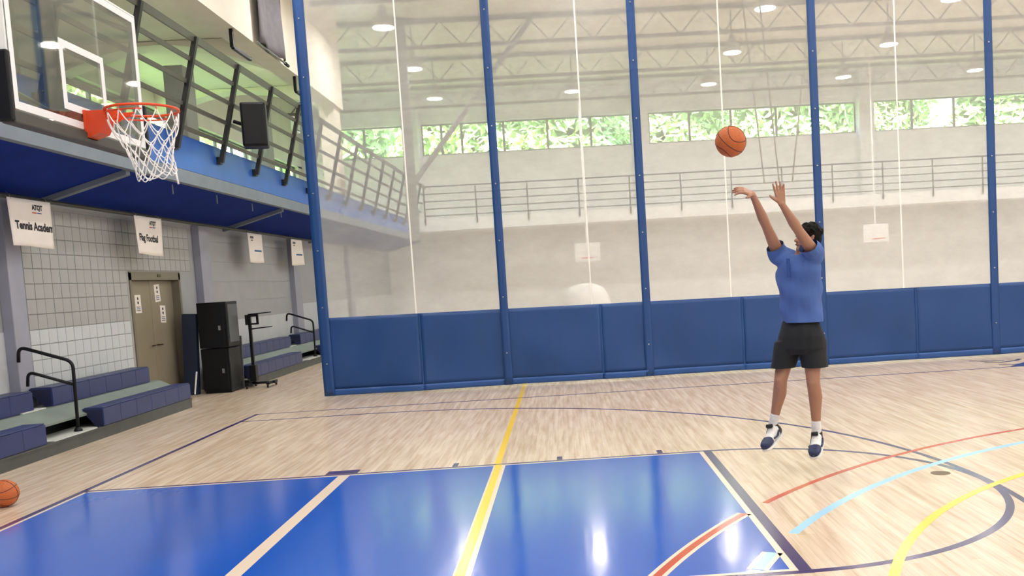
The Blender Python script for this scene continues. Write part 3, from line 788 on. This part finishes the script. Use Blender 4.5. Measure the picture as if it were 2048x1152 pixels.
for i, (a, b) in enumerate(zip(ribs[:-1], ribs[1:])):
    # solid base in two sewn widths
    seam = {0: 2.15, 1: 5.05, 2: 7.35, 3: 10.2}.get(i, (a+b)/2)
    for (p, q) in ((a, seam), (seam, b)):
        o = cloth(p+.003, q-.003, HB+.10, zb, max(10, int((q-p)*16)), 18, ripple).build('base_panel', M_vinylblue, cu, smooth=True)
        md = o.modifiers.new('t', 'SOLIDIFY'); md.thickness = .004; md.offset = 1
        o = cloth(p, q, HB, HB+.10, max(10, int((q-p)*16)), 3, lambda x, z: ripple(x, HB+.10)-.006).build('hem', M_hem, cu, smooth=True)
        md = o.modifiers.new('t', 'SOLIDIFY'); md.thickness = .012; md.offset = 1
    cloth(seam-.012, seam+.012, HB, zb, 1, 18, lambda x, z: ripple(x, z)-.006).build('base_seam', M_vinylblue, cu)
    vp = cloth(a+.06, b-.06, zb, ZT, 14, 30, lambda x, z: .008*math.sin(1.7*x+.5*z)+.004*math.sin(1.1*z+x)).build('vinyl_panel', M_vinyl, cu, smooth=True)
    xs = {0: 2.11, 1: 4.92, 2: 7.18, 3: 10.0, 4: 12.85}.get(i, (a+b)/2)
    cloth(xs-.012, xs+.012, zb, ZT, 1, 30, lambda x, z: .008*math.sin(1.7*x+.5*z)+.004*math.sin(1.1*z+x)-.003).build('weld_seam', M_seamw, vp)
for i, x in enumerate(ribs):
    wv = .085 if i == 0 else .066
    o = cloth(x-wv, x+wv, HB, ZT, 3, 60, lambda xx, z: -.012+ripple(xx, z)*.6*max(0, 1-z/1.3)).build('strap', M_vinylblue, cu, smooth=True)
    md = o.modifiers.new('t', 'SOLIDIFY'); md.thickness = .012; md.offset = 1
    for z in [.55+.9*k for k in range(9)]:
        MB().tube([(x, CY-.045, z), (x, CY-.02, z)], .011, 8).build('grommet', M_alu, o)
MB().tube([(.5, CY, ZT), (25.5, CY, ZT)], .05, 10).build('top_pipe', M_grey, cu)

# ------------------------------------------------------------------ far side of the hall
fb = thing('far_balcony', (10, 29.2, 4.0), 'pale gallery along the far wall with a thin bar railing, behind the curtain', 'balcony')
MB().box((-1.1, 29.0, 3.75), (XR, 29.08, 4.2)).build('fascia', M_fwall, fb)
MB().box((-1.1, 29.08, 4.0), (XR, YF, 4.15)).build('deck', M_fwall, fb)
MB().box((-1.1, 29.08, 3.7), (XR, YF, 3.76)).build('soffit', M_fwall, fb)
for z in (5.42, 5.14, 4.86, 4.58, 4.32):
    MB().tube([(-.6, 28.96, z), (XR, 28.96, z)], .028 if z > 5.4 else .02, 8).build('rail', M_rail, fb)
p0 = MB().tube([(0, 28.96, 4.0), (0, 28.96, 5.42)], .03, 8).build('post', M_rail, fb); ox = p0.location.copy()
p0.location = ox+V((-.6, 0, 0))
for k in range(1, 14): copy_part(p0, fb, (1.95*k, 0, 0))
for i, (x, z) in enumerate(((5.4, 2.57), (15.95, 2.65))):
    t = thing('far_backboard', (x, 27, 2.2), ['white backboard on the far court faintly visible through the second vinyl panel', 'white backboard on the far court faintly visible right of the shooter'][i], 'backboard', 'backboards on the far court')
    MB().bbox((x-.46, 27, z-.33), (x+.46, 27.05, z+.33), .01).build('board', M_white, t)
    MB().tube([(x, 27.08, z), (x, 27.08, 9.2)], .03, 8).build('hanging_mast', M_fwall, t)
    MB().tube([(x+.22*math.cos(a), 26.75+.22*math.sin(a), z-.2) for a in [2*math.pi*k/20 for k in range(20)]], .012, 6, True).build('rim', M_orange, t)
mf = thing('backstop_frame', (.33, 20, 3.4), 'ceiling-hung backstop post with diagonal brace behind the first vinyl panel', 'backstop frame')
MB().box((.20, 19.9, 3.0), (.48, 20.1, 9.2)).build('post', M_conc, mf)
MB().tube([(.42, 20, 4.6), (4.1, 20, 9.1)], .075, 10).build('diagonal_brace', M_conc, mf)
MB().tube([(2.5, 20, 7.1), (2.75, 20, 6.75), (2.95, 20, 6.7), (3.1, 20, 6.5)], .02, 6).build('cable', M_truss, mf)
for i, (a, b, lab) in enumerate((((8.88, 15, 9.1), (9.3, 15, 3.6), 'thin rope hanging behind the curtain just right of the flying ball'),
                                 ((9.28, 15, 9.1), (9.65, 15, 3.6), 'thin rope hanging behind the curtain above the shooter'),
                                 ((10.75, 15, 9.1), (9.95, 15, 3.6), 'thin slanting rope behind the curtain beside the strap over the shooter'))):
    tag(MB().tube([a, b], .018, 6).build('rope', M_rope, origin=b), lab, 'rope', 'ropes behind the curtain')
tag(MB().lathe([(.0, 0), (.55, 0), (.53, .3), (.45, .55), (.28, .72), (0, .78)], (4.95, 17.5, 1.0), 24).build('white_dome', M_white, origin=(4.95, 17.5, 1.0), smooth=True) if 0 else
    MB().lathe([(.0, 0), (.62, 0), (.62, .9), (.58, 1.2), (.45, 1.42), (.22, 1.52), (0, 1.54)], (5.0, 16.0, 0), 28).build('white_dome', M_white, origin=(5.0, 16.0, 0), smooth=True),
    'white rounded dome low behind the second vinyl panel', 'cover')  # plain white dome form standing on the floor beyond the curtain

# ------------------------------------------------------------------ high-bay lamps
lp = thing('high_bay_lamp', (0, 0, 8.0), 'round high-bay ceiling lamp', 'lamp', 'high-bay ceiling lamps')
MB().lathe([(.26, 8.0), (.275, 8.0), (.27, 8.06), (.21, 8.22), (.10, 8.36), (.09, 8.5), (0, 8.5)], (0, 0, 0), 24).build('dome', M_lamp, lp, smooth=True)
MB().tube([(0, 0, 8.5), (0, 0, 9.2)], .02, 8).build('stem', M_grey, lp)
MB().lathe([(0, 7.985), (.255, 7.985), (.255, 7.999), (0, 7.999)], (0, 0, 0), 24).build('lens', M_lens, lp)
ld = bpy.data.lights.new('lamp_light', 'AREA'); ld.shape = 'DISK'; ld.size = .5; ld.energy = LAMP_W; ld.color = (1, .985, .965)
lo = bpy.data.objects.new('lamp_light', ld); col.objects.link(lo); lo.parent = lp; lo.location = (0, 0, -.03)
xs = [.5, 5.17, 9.84, 14.5, 19.1, 23.6]; ysl = [25.5, 21.0, 16.5, 12.0, 7.2, 3.0, -1.5, -6.0, -10.0]
names = {(.5, 16.5): 'lit round ceiling lamp highest in the first vinyl panel', (.5, 21.0): 'lit round ceiling lamp in the middle of the first vinyl panel',
 (.5, 25.5): 'lit round ceiling lamp with visible bell housing lowest in the first vinyl panel', (5.17, 25.5): 'single lit round ceiling lamp in the second vinyl panel',
 (9.84, 16.5): 'lit round ceiling lamp highest in the third vinyl panel', (9.84, 21.0): 'lit round ceiling lamp in the middle of the third vinyl panel',
 (9.84, 25.5): 'lit round ceiling lamp lowest in the third vinyl panel', (14.5, 16.5): 'lit round ceiling lamp cut by the top edge of the photo right of the shooter',
 (14.5, 21.0): 'lit round ceiling lamp higher in the panel right of the shooter', (14.5, 25.5): 'lit round ceiling lamp lower in the panel right of the shooter, nearer the strap',
 (19.1, 25.5): 'lit round ceiling lamp beside the strap at the right edge'}
used = False
for x in xs:
    for y in ysl:
        if (x, y) in ((5.17, 16.5), (5.17, 21.0)): continue
        o = lp if not used else copy_tree(lp)
        used = True
        o.location = (x, y, 8.0); o['_o'] = (x, y, 8.0)
        o['label'] = names.get((x, y), 'lit round ceiling lamp above the court, out of the picture')

# unseen fill lamps added to brighten the gallery, hidden behind the edge beam
gp = thing('gallery_fill_lamp', (-1.8, 0, 6.95), 'added unseen fill lamp under the cream gallery ceiling, hidden behind the edge beam', 'lamp', 'added gallery fill lamps')
MB().lathe([(0, 6.96), (.17, 6.96), (.19, 7.0), (0, 7.0)], (-1.8, 0, 0), 20).build('housing', M_lamp, gp)
MB().lathe([(0, 6.945), (.16, 6.945), (.16, 6.958), (0, 6.958)], (-1.8, 0, 0), 20).build('lens', M_lens, gp)
gd = bpy.data.lights.new('gallery_fill_light', 'AREA'); gd.shape = 'DISK'; gd.size = .3; gd.energy = 40; gd.color = (1, .95, .85)
go = bpy.data.objects.new('gallery_fill_light', gd); col.objects.link(go); go.parent = gp; go.location = (0, 0, -.02)
for k, y in enumerate((-2, 4.2, 10.2, 15.6)):
    o = gp if k == 0 else copy_tree(gp)
    o.location = (-1.8, y, 6.95)

# ------------------------------------------------------------------ trees outside the windows
rt = random.Random(3)
def leaf_mesh(n, rx, ry, rz, seed):
    rr = random.Random(seed); vs = []; fs = []
    for k in range(n):
        a = rr.uniform(0, 2*math.pi); u = rr.uniform(-1, 1); rad = rr.uniform(.62, 1.0)*(1+.18*math.sin(3*a+seed)+.12*math.sin(5*u*2+a))
        s = math.sqrt(1-u*u); p = V((rx*rad*s*math.cos(a), ry*rad*s*math.sin(a), rz*rad*u))
        sz = rr.uniform(.20, .36)
        t = V((rr.gauss(0, 1), rr.gauss(0, 1), rr.gauss(0, 1))).normalized(); b = t.orthogonal().normalized()
        o = len(vs); vs += [p-t*sz, p+b*sz*.5, p+t*sz, p-b*sz*.5]; fs.append((o, o+1, o+2, o+3))
    return vs, fs
def tree(loc, rx, rz, zc_, seed, lab, lm=None):
    t = thing('tree', (loc[0], loc[1], -.2), lab, 'tree', 'trees outside the windows')
    vs, fs = leaf_mesh(11000, rx, rx, rz, seed)
    MB().add([p+V((loc[0], loc[1], zc_)) for p in vs], fs).build('crown', lm or M_leaf, t)
    MB().tube([(loc[0], loc[1], -.2), (loc[0]+.2, loc[1], 3), (loc[0]+.1, loc[1], zc_)], .25, 8, rs=[.32, .25, .1]).build('trunk', M_bark, t)
far_l = ['leafy green tree outside the window at the far left, beside the leaning railing', 'leafy green tree outside the far window crossed by the diagonal brace', 'leafy green tree outside the far windows behind the second panel',
         'leafy green tree outside the far window behind the flying ball', 'leafy green tree outside the far window over the shooter', 'leafy green tree outside the far window right of the shooter',
         'leafy green tree outside the far window at the right edge']
for i, x in enumerate((-6.5, -.5, 5, 10.5, 16, 21.5, 27)):
    tree((x, 38.5+(6.5 if i % 2 else 0)), 3.3, 4.2+(1.2 if i % 2 else 0), 8.4+(1.4 if i % 2 else 0), 10+i, far_l[i])
for i, x in enumerate((-9, 3, 14, 25, 36.5)):
    tree((x, 56), 4.7, 7.5, 12.0, 50+i, ['tall leafy tree in the row farthest behind the window at the far left', 'tall leafy tree in the row farthest behind the diagonal brace window',
         'tall leafy tree in the row farthest behind the flying ball', 'tall leafy tree in the row farthest behind the window right of the shooter', 'tall leafy tree in the row farthest behind the window at the right edge'][i])
for i, y in enumerate((14.5, 20.5, 26.5)):
    tree((-11.5-(6.5 if i % 2 else 0), y), 3.3, 4.2, 7.0, 30+i, ['leafy green tree outside the gallery window nearest the hoop', 'leafy green tree outside the gallery window beside the loudspeaker', 'leafy green tree outside the gallery window beside the curtain edge'][i], M_leafp)

# ------------------------------------------------------------------ the shooter
M_skin = mat('skin', '#a2765f', .5, var=.06, scale=9)
M_hair = mat('hair_black', '#120e0c', .8, var=.4, scale=60, bump=.5, spec=.2)
M_shirt = mat('shirt_blue', '#4766a8', .85, var=.10, scale=9, bump=.7, stretch=(1, 1, .6))
M_shorts = mat('shorts_black', '#171b21', .9, var=.15, scale=8, bump=.15)
M_sock = mat('sock_white', '#e6e7ea', .9, var=.12, scale=40, bump=.3)
M_shoew = mat('shoe_white', '#e4e4e2', .55, var=.06, scale=20)
M_shoen = mat('shoe_navy', '#1f2c55', .5, var=.15, scale=20)
M_shoeb = mat('shoe_black', '#17181f', .6, var=.15, scale=20)
M_eye = mat('eye_white', '#e8e4df', .3, var=.02)
M_iris = mat('iris_dark', '#1c120c', .3, var=.02)
M_lip = mat('lip', '#9a5a50', .5, var=.05)
body = thing('person', (6.4, .9, .12), 'person in blue shirt and black shorts jumping with both arms raised to shoot', 'person')

def sphere_pts(c, r, n=8):
    out = []
    for j in range(n+1):
        th_ = math.pi*j/n
        for i in range(2*n): a = math.pi*i/n; out.append(V(c)+r*V((math.sin(th_)*math.cos(a), math.sin(th_)*math.sin(a), math.cos(th_))))
    return out
def hull(bmT, pts):
    bm = bmesh.new()
    for p in pts: bm.verts.new(p)
    r = bmesh.ops.convex_hull(bm, input=bm.verts[:])
    bmesh.ops.delete(bm, geom=[v for v in bm.verts if not v.link_faces], context='VERTS')
    me = bpy.data.meshes.new('tmp'); bm.to_mesh(me); bm.free(); bmT.from_mesh(me); bpy.data.meshes.remove(me)
def cap(bmT, a, ra, b, rb): hull(bmT, sphere_pts(a, ra)+sphere_pts(b, rb))
def chain(bmT, pts):
    for (a, ra), (b, rb) in zip(pts[:-1], pts[1:]): cap(bmT, a, ra, b, rb)
def ell_pts(c, f, s, u, a, b, d, n=10):
    return [V(c)+f*(p.x*a)+s*(p.y*b)+u*(p.z*d) for p in sphere_pts((0, 0, 0), 1, n)]
def ringpts(c, f, s, a, b, n=20):
    return [V(c)+s*(a*math.cos(2*math.pi*k/n))+f*(b*math.sin(2*math.pi*k/n)) for k in range(n)]
def loft(bmT, rings):
    for r0, r1 in zip(rings[:-1], rings[1:]): hull(bmT, r0+r1)
def remesh(bmT, name, m, voxel, smooth, parent, cuts=(), disp=None):
    me = bpy.data.meshes.new(name); bmT.to_mesh(me); bmT.free()
    ob = bpy.data.objects.new('tmp', me); col.objects.link(ob)
    md = ob.modifiers.new('r', 'REMESH'); md.mode = 'VOXEL'; md.voxel_size = voxel
    if smooth: sm = ob.modifiers.new('s', 'SMOOTH'); sm.factor = .5; sm.iterations = smooth
    dg = bpy.context.evaluated_depsgraph_get(); dg.update()
    me2 = bpy.data.meshes.new_from_object(ob.evaluated_get(dg)); bpy.data.objects.remove(ob); bpy.data.meshes.remove(me)
    bm = bmesh.new(); bm.from_mesh(me2)
    for co, no in cuts:
        g = bm.verts[:]+bm.edges[:]+bm.faces[:]
        bmesh.ops.bisect_plane(bm, geom=g, plane_co=co, plane_no=no, clear_outer=True)
    bm.normal_update()
    if disp:
        for v in bm.verts: v.co += v.normal*disp(v.co)
    po = V(parent['_o'])
    for v in bm.verts: v.co -= po
    bm.to_mesh(me2); bm.free(); me2.name = name
    me2.polygons.foreach_set('use_smooth', [True]*len(me2.polygons)); me2.materials.clear(); me2.materials.append(m)
    o = bpy.data.objects.new(name, me2); col.objects.link(o); o.parent = parent; o['_o'] = parent['_o']; o.location = (0, 0, 0)
    return o
F = V((-.75, -.66, 0)).normalized(); S = V((F.y, -F.x, 0)); U = V((0, 0, 1))   # facing, his right, up
J = dict(Rsh=(6.315, .99, 1.775), Rel=(6.19, .86, 2.02), Rwr=(6.07, .78, 2.28), Lsh=(6.555, .765, 1.765), Lel=(6.385, .585, 1.96), Lwr=(6.24, .50, 2.17),
         Rhip=(6.36, .96, 1.08), Rkn=(6.262, .91, .735), Rank=(6.21, 1.02, .36), Lhip=(6.515, .845, 1.08), Lkn=(6.505, .79, .715), Lank=(6.54, .88, .30))
J = {k: V(p) for k, p in J.items()}
HF = V((-.93, -.30, .16)).normalized(); HS = V((-.31, .95, 0)); HS = (HS-HF*HS.dot(HF)).normalized(); HU = HS.cross(HF).normalized()
if HU.z < 0: HU = -HU
HC = V((6.525, .865, 1.905))
b = bmesh.new()
# torso and neck
tor = [((6.445, .90, 1.02), .165, .105), ((6.445, .90, 1.12), .17, .115), ((6.455, .90, 1.28), .145, .10), ((6.45, .90, 1.45), .16, .11), ((6.45, .895, 1.62), .175, .115), ((6.455, .885, 1.72), .16, .095), ((6.465, .88, 1.77), .09, .07)]
loft(b, [ringpts(c, F, S, a, d) for c, a, d in tor])
chain(b, [((6.47, .88, 1.74), .064), ((6.50, .872, 1.82), .056), ((6.52, .868, 1.88), .058)])
# arms
for sd in ('R', 'L'):
    sh, el, wr = J[sd+'sh'], J[sd+'el'], J[sd+'wr']
    inn = V((6.45, .89, 1.70))
    cap(b, inn.lerp(sh, .45), .075, sh, .062)
    chain(b, [(sh, .060), (sh.lerp(el, .45), .050), (el, .040)])
    m_ = el.lerp(wr, .28)
    chain(b, [(el, .040), (m_, .043), (el.lerp(wr, .65), .033), (wr, .0255)])
# legs
for sd in ('R', 'L'):
    hp, kn, an = J[sd+'hip'], J[sd+'kn'], J[sd+'ank']
    chain(b, [(hp, .085), (hp.lerp(kn, .4), .076), (hp.lerp(kn, .85), .060), (kn, .056)])
    cf = kn.lerp(an, .30)-F*.018
    chain(b, [(kn, .055), (cf, .058), (kn.lerp(an, .62)-F*.006, .044), (an, .034)])
    cap(b, kn+F*.012, .048, kn.lerp(an, .1)+F*.012, .044)
# head
hull(b, ell_pts(HC+HU*.02-HF*.012, HF, HS, HU, .098, .076, .092))
hull(b, ell_pts(HC-HU*.045+HF*.028, HF, HS, HU, .066, .056, .068))
cap(b, HC-HU*.098+HF*.072, .022, HC-HU*.08+HF*.03, .046)       # chin and jaw
cap(b, HC-HU*.012+HF*.090, .010, HC-HU*.036+HF*.108, .0135)     # nose
cap(b, HC-HU*.036+HF*.098+HS*.010, .009, HC-HU*.036+HF*.098-HS*.010, .009)
cap(b, HC+HU*.024+HF*.082+HS*.034, .011, HC+HU*.024+HF*.082-HS*.034, .011)  # brow
cap(b, HC-HU*.064+HF*.086+HS*.018, .0075, HC-HU*.064+HF*.086-HS*.018, .0075)  # lips
for s in (1, -1):
    cap(b, HC+HU*.012-HF*.005+HS*.079*s, .012, HC-HU*.03-HF*.0+HS*.075*s, .009)
# hands
def hand(wr, d, n, t, spread, curl, sc=1.0):
    # d: along hand, n: palm normal, t: toward the thumb side
    d, n, t = V(d).normalized(), V(n), V(t)
    t = (t-d*t.dot(d)).normalized(); n = d.cross(t).normalized() if d.cross(t).dot(n) > 0 else -d.cross(t).normalized()
    kn = [wr+d*.088*sc+t*(.031-.0205*i)*sc-d*(.004*abs(i-1)) for i in range(4)]
    for i in range(4): cap(b, wr+t*(.012-.008*i)*sc, .016*sc, kn[i], .0115*sc)
    hull(b, [p for i in range(4) for p in sphere_pts(kn[i]-d*.02, .0105, 5)]+sphere_pts(wr+d*.02, .018, 5))
    ln = [.074, .082, .076, .060]
    for i in range(4):
        dd = (d+t*spread*(1.5-i)*.5).normalized()
        p1 = kn[i]+(dd*math.cos(curl[i]*.4)+n*math.sin(curl[i]*.4))*ln[i]*.5*sc
        p2 = p1+(dd*math.cos(curl[i])+n*math.sin(curl[i]))*ln[i]*.30*sc
        p3 = p2+(dd*math.cos(curl[i]*1.4)+n*math.sin(curl[i]*1.4))*ln[i]*.24*sc
        chain(b, [(kn[i], .0095*sc), (p1, .0088*sc), (p2, .008*sc), (p3, .0068*sc)])
    tb = wr+d*.028*sc+t*.026*sc
    t1 = tb+(d*.62+t*.78).normalized()*.042*sc+n*.006; t2 = t1+(d*.78+t*.62).normalized()*.034*sc
    chain(b, [(tb, .0145*sc), (t1, .0105*sc), (t2, .0082*sc)])
hand(J['Rwr'], (-.86, -.38, .34), (-.3, .3, -1), (.25, -.62, -.62), .16, [.75, .70, .66, .62], 1.12)
hand(J['Lwr'], (-.16, -.05, .98), (.1, -1, 0), (-1, -.1, 0), .20, [.18, .12, .16, .25], 1.06)
bo = remesh(b, 'body', M_skin, .0055, 5, body)
# face details
for s in (1, -1):
    e_ = HC+HU*.004+HF*.081+HS*.031*s
    bm = bmesh.new(); bmesh.ops.create_uvsphere(bm, u_segments=12, v_segments=8, radius=.011)
    bm.verts.index_update(); o = MB().add([v.co+e_ for v in bm.verts], [tuple(v.index for v in f.verts) for f in bm.faces]).build('eye', M_eye, bo, smooth=True); bm.free()
    bm = bmesh.new(); bmesh.ops.create_uvsphere(bm, u_segments=10, v_segments=6, radius=.0062)
    bm.verts.index_update(); MB().add([v.co+e_+HF*.0062 for v in bm.verts], [tuple(v.index for v in f.verts) for f in bm.faces]).build('iris', M_iris, bo, smooth=True); bm.free()
    MB().tube([HC+HU*.036+HF*.094+HS*.014*s, HC+HU*.040+HF*.090+HS*.032*s, HC+HU*.033+HF*.078+HS*.050*s], .0042, 6).build('eyebrow', M_hair, bo)
MB().tube([HC-HU*.064+HF*.0945+HS*.02, HC-HU*.064+HF*.097, HC-HU*.064+HF*.0945-HS*.02], .0035, 6).build('mouth', M_lip, bo)
# hair: short thick mop
h = bmesh.new()
hull(h, ell_pts(HC+HU*.042-HF*.024, HF, HS, HU, .104, .090, .086))
hull(h, ell_pts(HC+HU*.004-HF*.048, HF, HS, HU, .078, .082, .092))
rh = random.Random(5)
for k in range(60):
    a = rh.uniform(-math.pi, math.pi); u = rh.uniform(.1, 1)
    s_ = math.sqrt(max(0, 1-u*u)); p = HC+HU*.042-HF*.026+HF*(.100*s_*math.cos(a))+HS*(.087*s_*math.sin(a))+HU*(.084*u)
    cap(h, p, .016, p+(HF*rh.uniform(-.02, .02)+HS*rh.uniform(-.02, .02)-HU*.012), .010)
remesh(h, 'hair', M_hair, .006, 2, body, cuts=[(HC+HF*.062+HU*.03, (HF*1.0-HU*.55).normalized())])
# shirt
def fold(p):
    k = p.z
    return .0060*math.sin(30*k+9*(p.x-p.y)+2*math.sin(9*(p.x+p.y)))+.0055*math.sin(21*(p.x+p.y)+19*k)+.007*math.sin(15*k-29*(p.x-.4*p.y)+1.5*math.sin(12*k))*max(0, min(1, (1.6-k)*2))
h = bmesh.new()
sr = [((6.46, .90, 1.195), .188, .145), ((6.46, .90, 1.26), .184, .141), ((6.455, .90, 1.38), .186, .138), ((6.45, .90, 1.52), .198, .142), ((6.45, .895, 1.64), .205, .140), ((6.455, .885, 1.72), .190, .115), ((6.462, .88, 1.78), .115, .085)]
loft(h, [ringpts(c, F, S, a, d) for c, a, d in sr])
for sd in ('R', 'L'):
    sh, el = J[sd+'sh'], J[sd+'el']; inn = V((6.452, .89, 1.68))
    cap(h, inn.lerp(sh, .4), .095, sh, .086)
    cap(h, sh, .084, sh.lerp(el, .42), .078)
cR = J['Rsh'].lerp(J['Rel'], .34); cL = J['Lsh'].lerp(J['Lel'], .30)
so = remesh(h, 'shirt', M_shirt, .008, 6, body, cuts=[((6.46, .9, 1.215), (0, 0, -1)), (cR, (J['Rel']-J['Rsh']).normalized()), ], disp=fold)
# collar, placket and buttons
cc = V((6.475, .878, 1.775))
MB().tube([cc+S*(.072*math.cos(a))+F*(.070*math.sin(a)) - U*(.018*math.sin(a)) for a in [2*math.pi*k/28 for k in range(28)]], .0085, 8, True).build('collar', mat('shirt_trim', '#35549a', .85, var=.08, scale=8), so, smooth=True)
pf = V((6.448, .893, 1.66))+F*.150
MB().box((-.016, -.006, -.07), (.016, .004, .085)).v
pm = MB()
for p in MB().box((-.013, -.012, -.07), (.013, .001, .085)).v: pm.v.append(tuple(pf+S*p[0]+F*p[1]+U*p[2]))
pm.f = MB().box((0, 0, 0), (1, 1, 1)).f; pm.build('placket', MATS['shirt_trim'], so)
for k in range(3): MB().tube([pf+F*.004+U*(.055-.05*k), pf+F*.009+U*(.055-.05*k)], .0045, 10).build('button', MATS['shirt_trim'], so)
# shorts
h = bmesh.new()
loft(h, [ringpts(c, F, S, a, d) for c, a, d in [((6.452, .90, 1.245), .148, .108), ((6.45, .90, 1.20), .164, .122), ((6.445, .90, 1.10), .208, .158), ((6.44, .895, 1.00), .215, .160), ((6.435, .89, .955), .185, .13)]])
RhC, LhC = V((6.285, .925, .845)), V((6.53, .815, .83))
for top, hemc, wd in ((J['Rhip']+V((.0, 0, -.02)), RhC, .100), (J['Lhip']+V((0, 0, -.02)), LhC, .104)):
    loft(h, [ringpts(top, F, S, .116, .135), ringpts(top.lerp(hemc, .5), F, S, .108, .120), ringpts(hemc-U*.03, F, S, wd, .108)])
def fold2(p): return .004*math.sin(19*(p.x-p.y)+5*p.z)+.003*math.sin(27*p.z+13*p.x)
remesh(h, 'shorts', M_shorts, .008, 4, body, cuts=[((6.4, .9, .838), (0, 0, -1))], disp=fold2)
# socks and shoes
def foot(sd, heel, toe, lat):
    an = J[sd+'ank']; kn = J[sd+'kn']; heel = V(heel); toe = V(toe)
    h = bmesh.new(); d = (kn-an).normalized()
    chain(h, [(an+d*.075, .041), (an, .0405), (an-d*.05+(toe-an).normalized()*.01, .043)])
    remesh(h, 'sock', M_sock, .005, 2, body, cuts=[(an+d*.09, d)])
    g = (toe-heel).normalized(); L = (toe-heel).length
    hh = (an-heel); hh = (hh-g*hh.dot(g)).normalized(); l = g.cross(hh).normalized()
    sec = [(0.0, .026, .060), (.06, .035, .082), (.18, .040, .098), (.34, .041, .095), (.50, .043, .072), (.66, .047, .057), (.82, .048, .046), (.94, .038, .036), (1.0, .020, .022)]
    def ring(t, w, z0, z1, grow=0):
        out = []
        for k in range(16):
            a = 2*math.pi*k/16; cx = math.cos(a); sz = math.sin(a)
            y = (abs(cx)**.75)*math.copysign(1, cx)*(w+grow); zz = (z0+z1)/2+(abs(sz)**.8)*math.copysign(1, sz)*((z1-z0)/2+grow)
            out.append(heel+g*(t*L)+l*y+hh*zz)
        return out
    up_ = bmesh.new(); loft(up_, [ring(t, w, -.012, z) for t, w, z in sec])
    sh_ = remesh(up_, 'shoe', M_shoew, .005, 3, body)
    so_ = bmesh.new(); loft(so_, [ring(t, w+.006, -.034, -.006) for t, w, z in sec]); remesh(so_, 'sole', M_shoew, .005, 2, sh_)
    tc_ = bmesh.new(); loft(tc_, [ring(t, w, -.008, z, .005) for t, w, z in sec if t > .62]); remesh(tc_, 'toe_cap', M_shoen, .005, 2, sh_)
    hc_ = bmesh.new(); loft(hc_, [ring(t, w, -.006, z*.92, .0045) for t, w, z in sec if t < .2]); remesh(hc_, 'heel_counter', M_shoeb, .005, 2, sh_)
    cl_ = bmesh.new(); loft(cl_, [ringpts(an-d*.075+g*.012, g, l, .050, .062), ringpts(an-d*.045+g*.006, g, l, .049, .056), ringpts(an-d*.016, g, l, .047, .050)]); remesh(cl_, 'collar', M_shoeb, .005, 3, sh_)
    tg = heel+g*(L*.36)+hh*.112
    MB().tube([tg-l*.026, tg+l*.026], .017, 8).build('tongue', M_shoeb, sh_, smooth=True)
    for k in range(4):
        t = .42+.065*k; z = .088-.0135*k*1.05
        p = heel+g*(L*t)+hh*(z+.0)
        MB().tube([p-l*.027-hh*.006, p, p+l*.027-hh*.006], .0042, 6).build('lace', M_white, sh_, smooth=True)
    MB().tube([heel+g*(L*.22)+l*.046+hh*.045, heel+g*(L*.4)+l*.049+hh*.02, heel+g*(L*.6)+l*.052+hh*.028], .009, 6).build('side_stripe', M_shoen, sh_)
    MB().tube([heel+g*(L*.22)-l*.046+hh*.045, heel+g*(L*.4)-l*.049+hh*.02, heel+g*(L*.6)-l*.052+hh*.028], .009, 6).build('side_stripe', M_shoen, sh_)
foot('R', (6.268, 1.055, .275), (6.085, .845, .175), 1)
foot('L', (6.572, .92, .205), (6.455, .68, .12), 1)

# tidy helper properties
for o in bpy.data.objects:
    if '_o' in o: del o['_o']
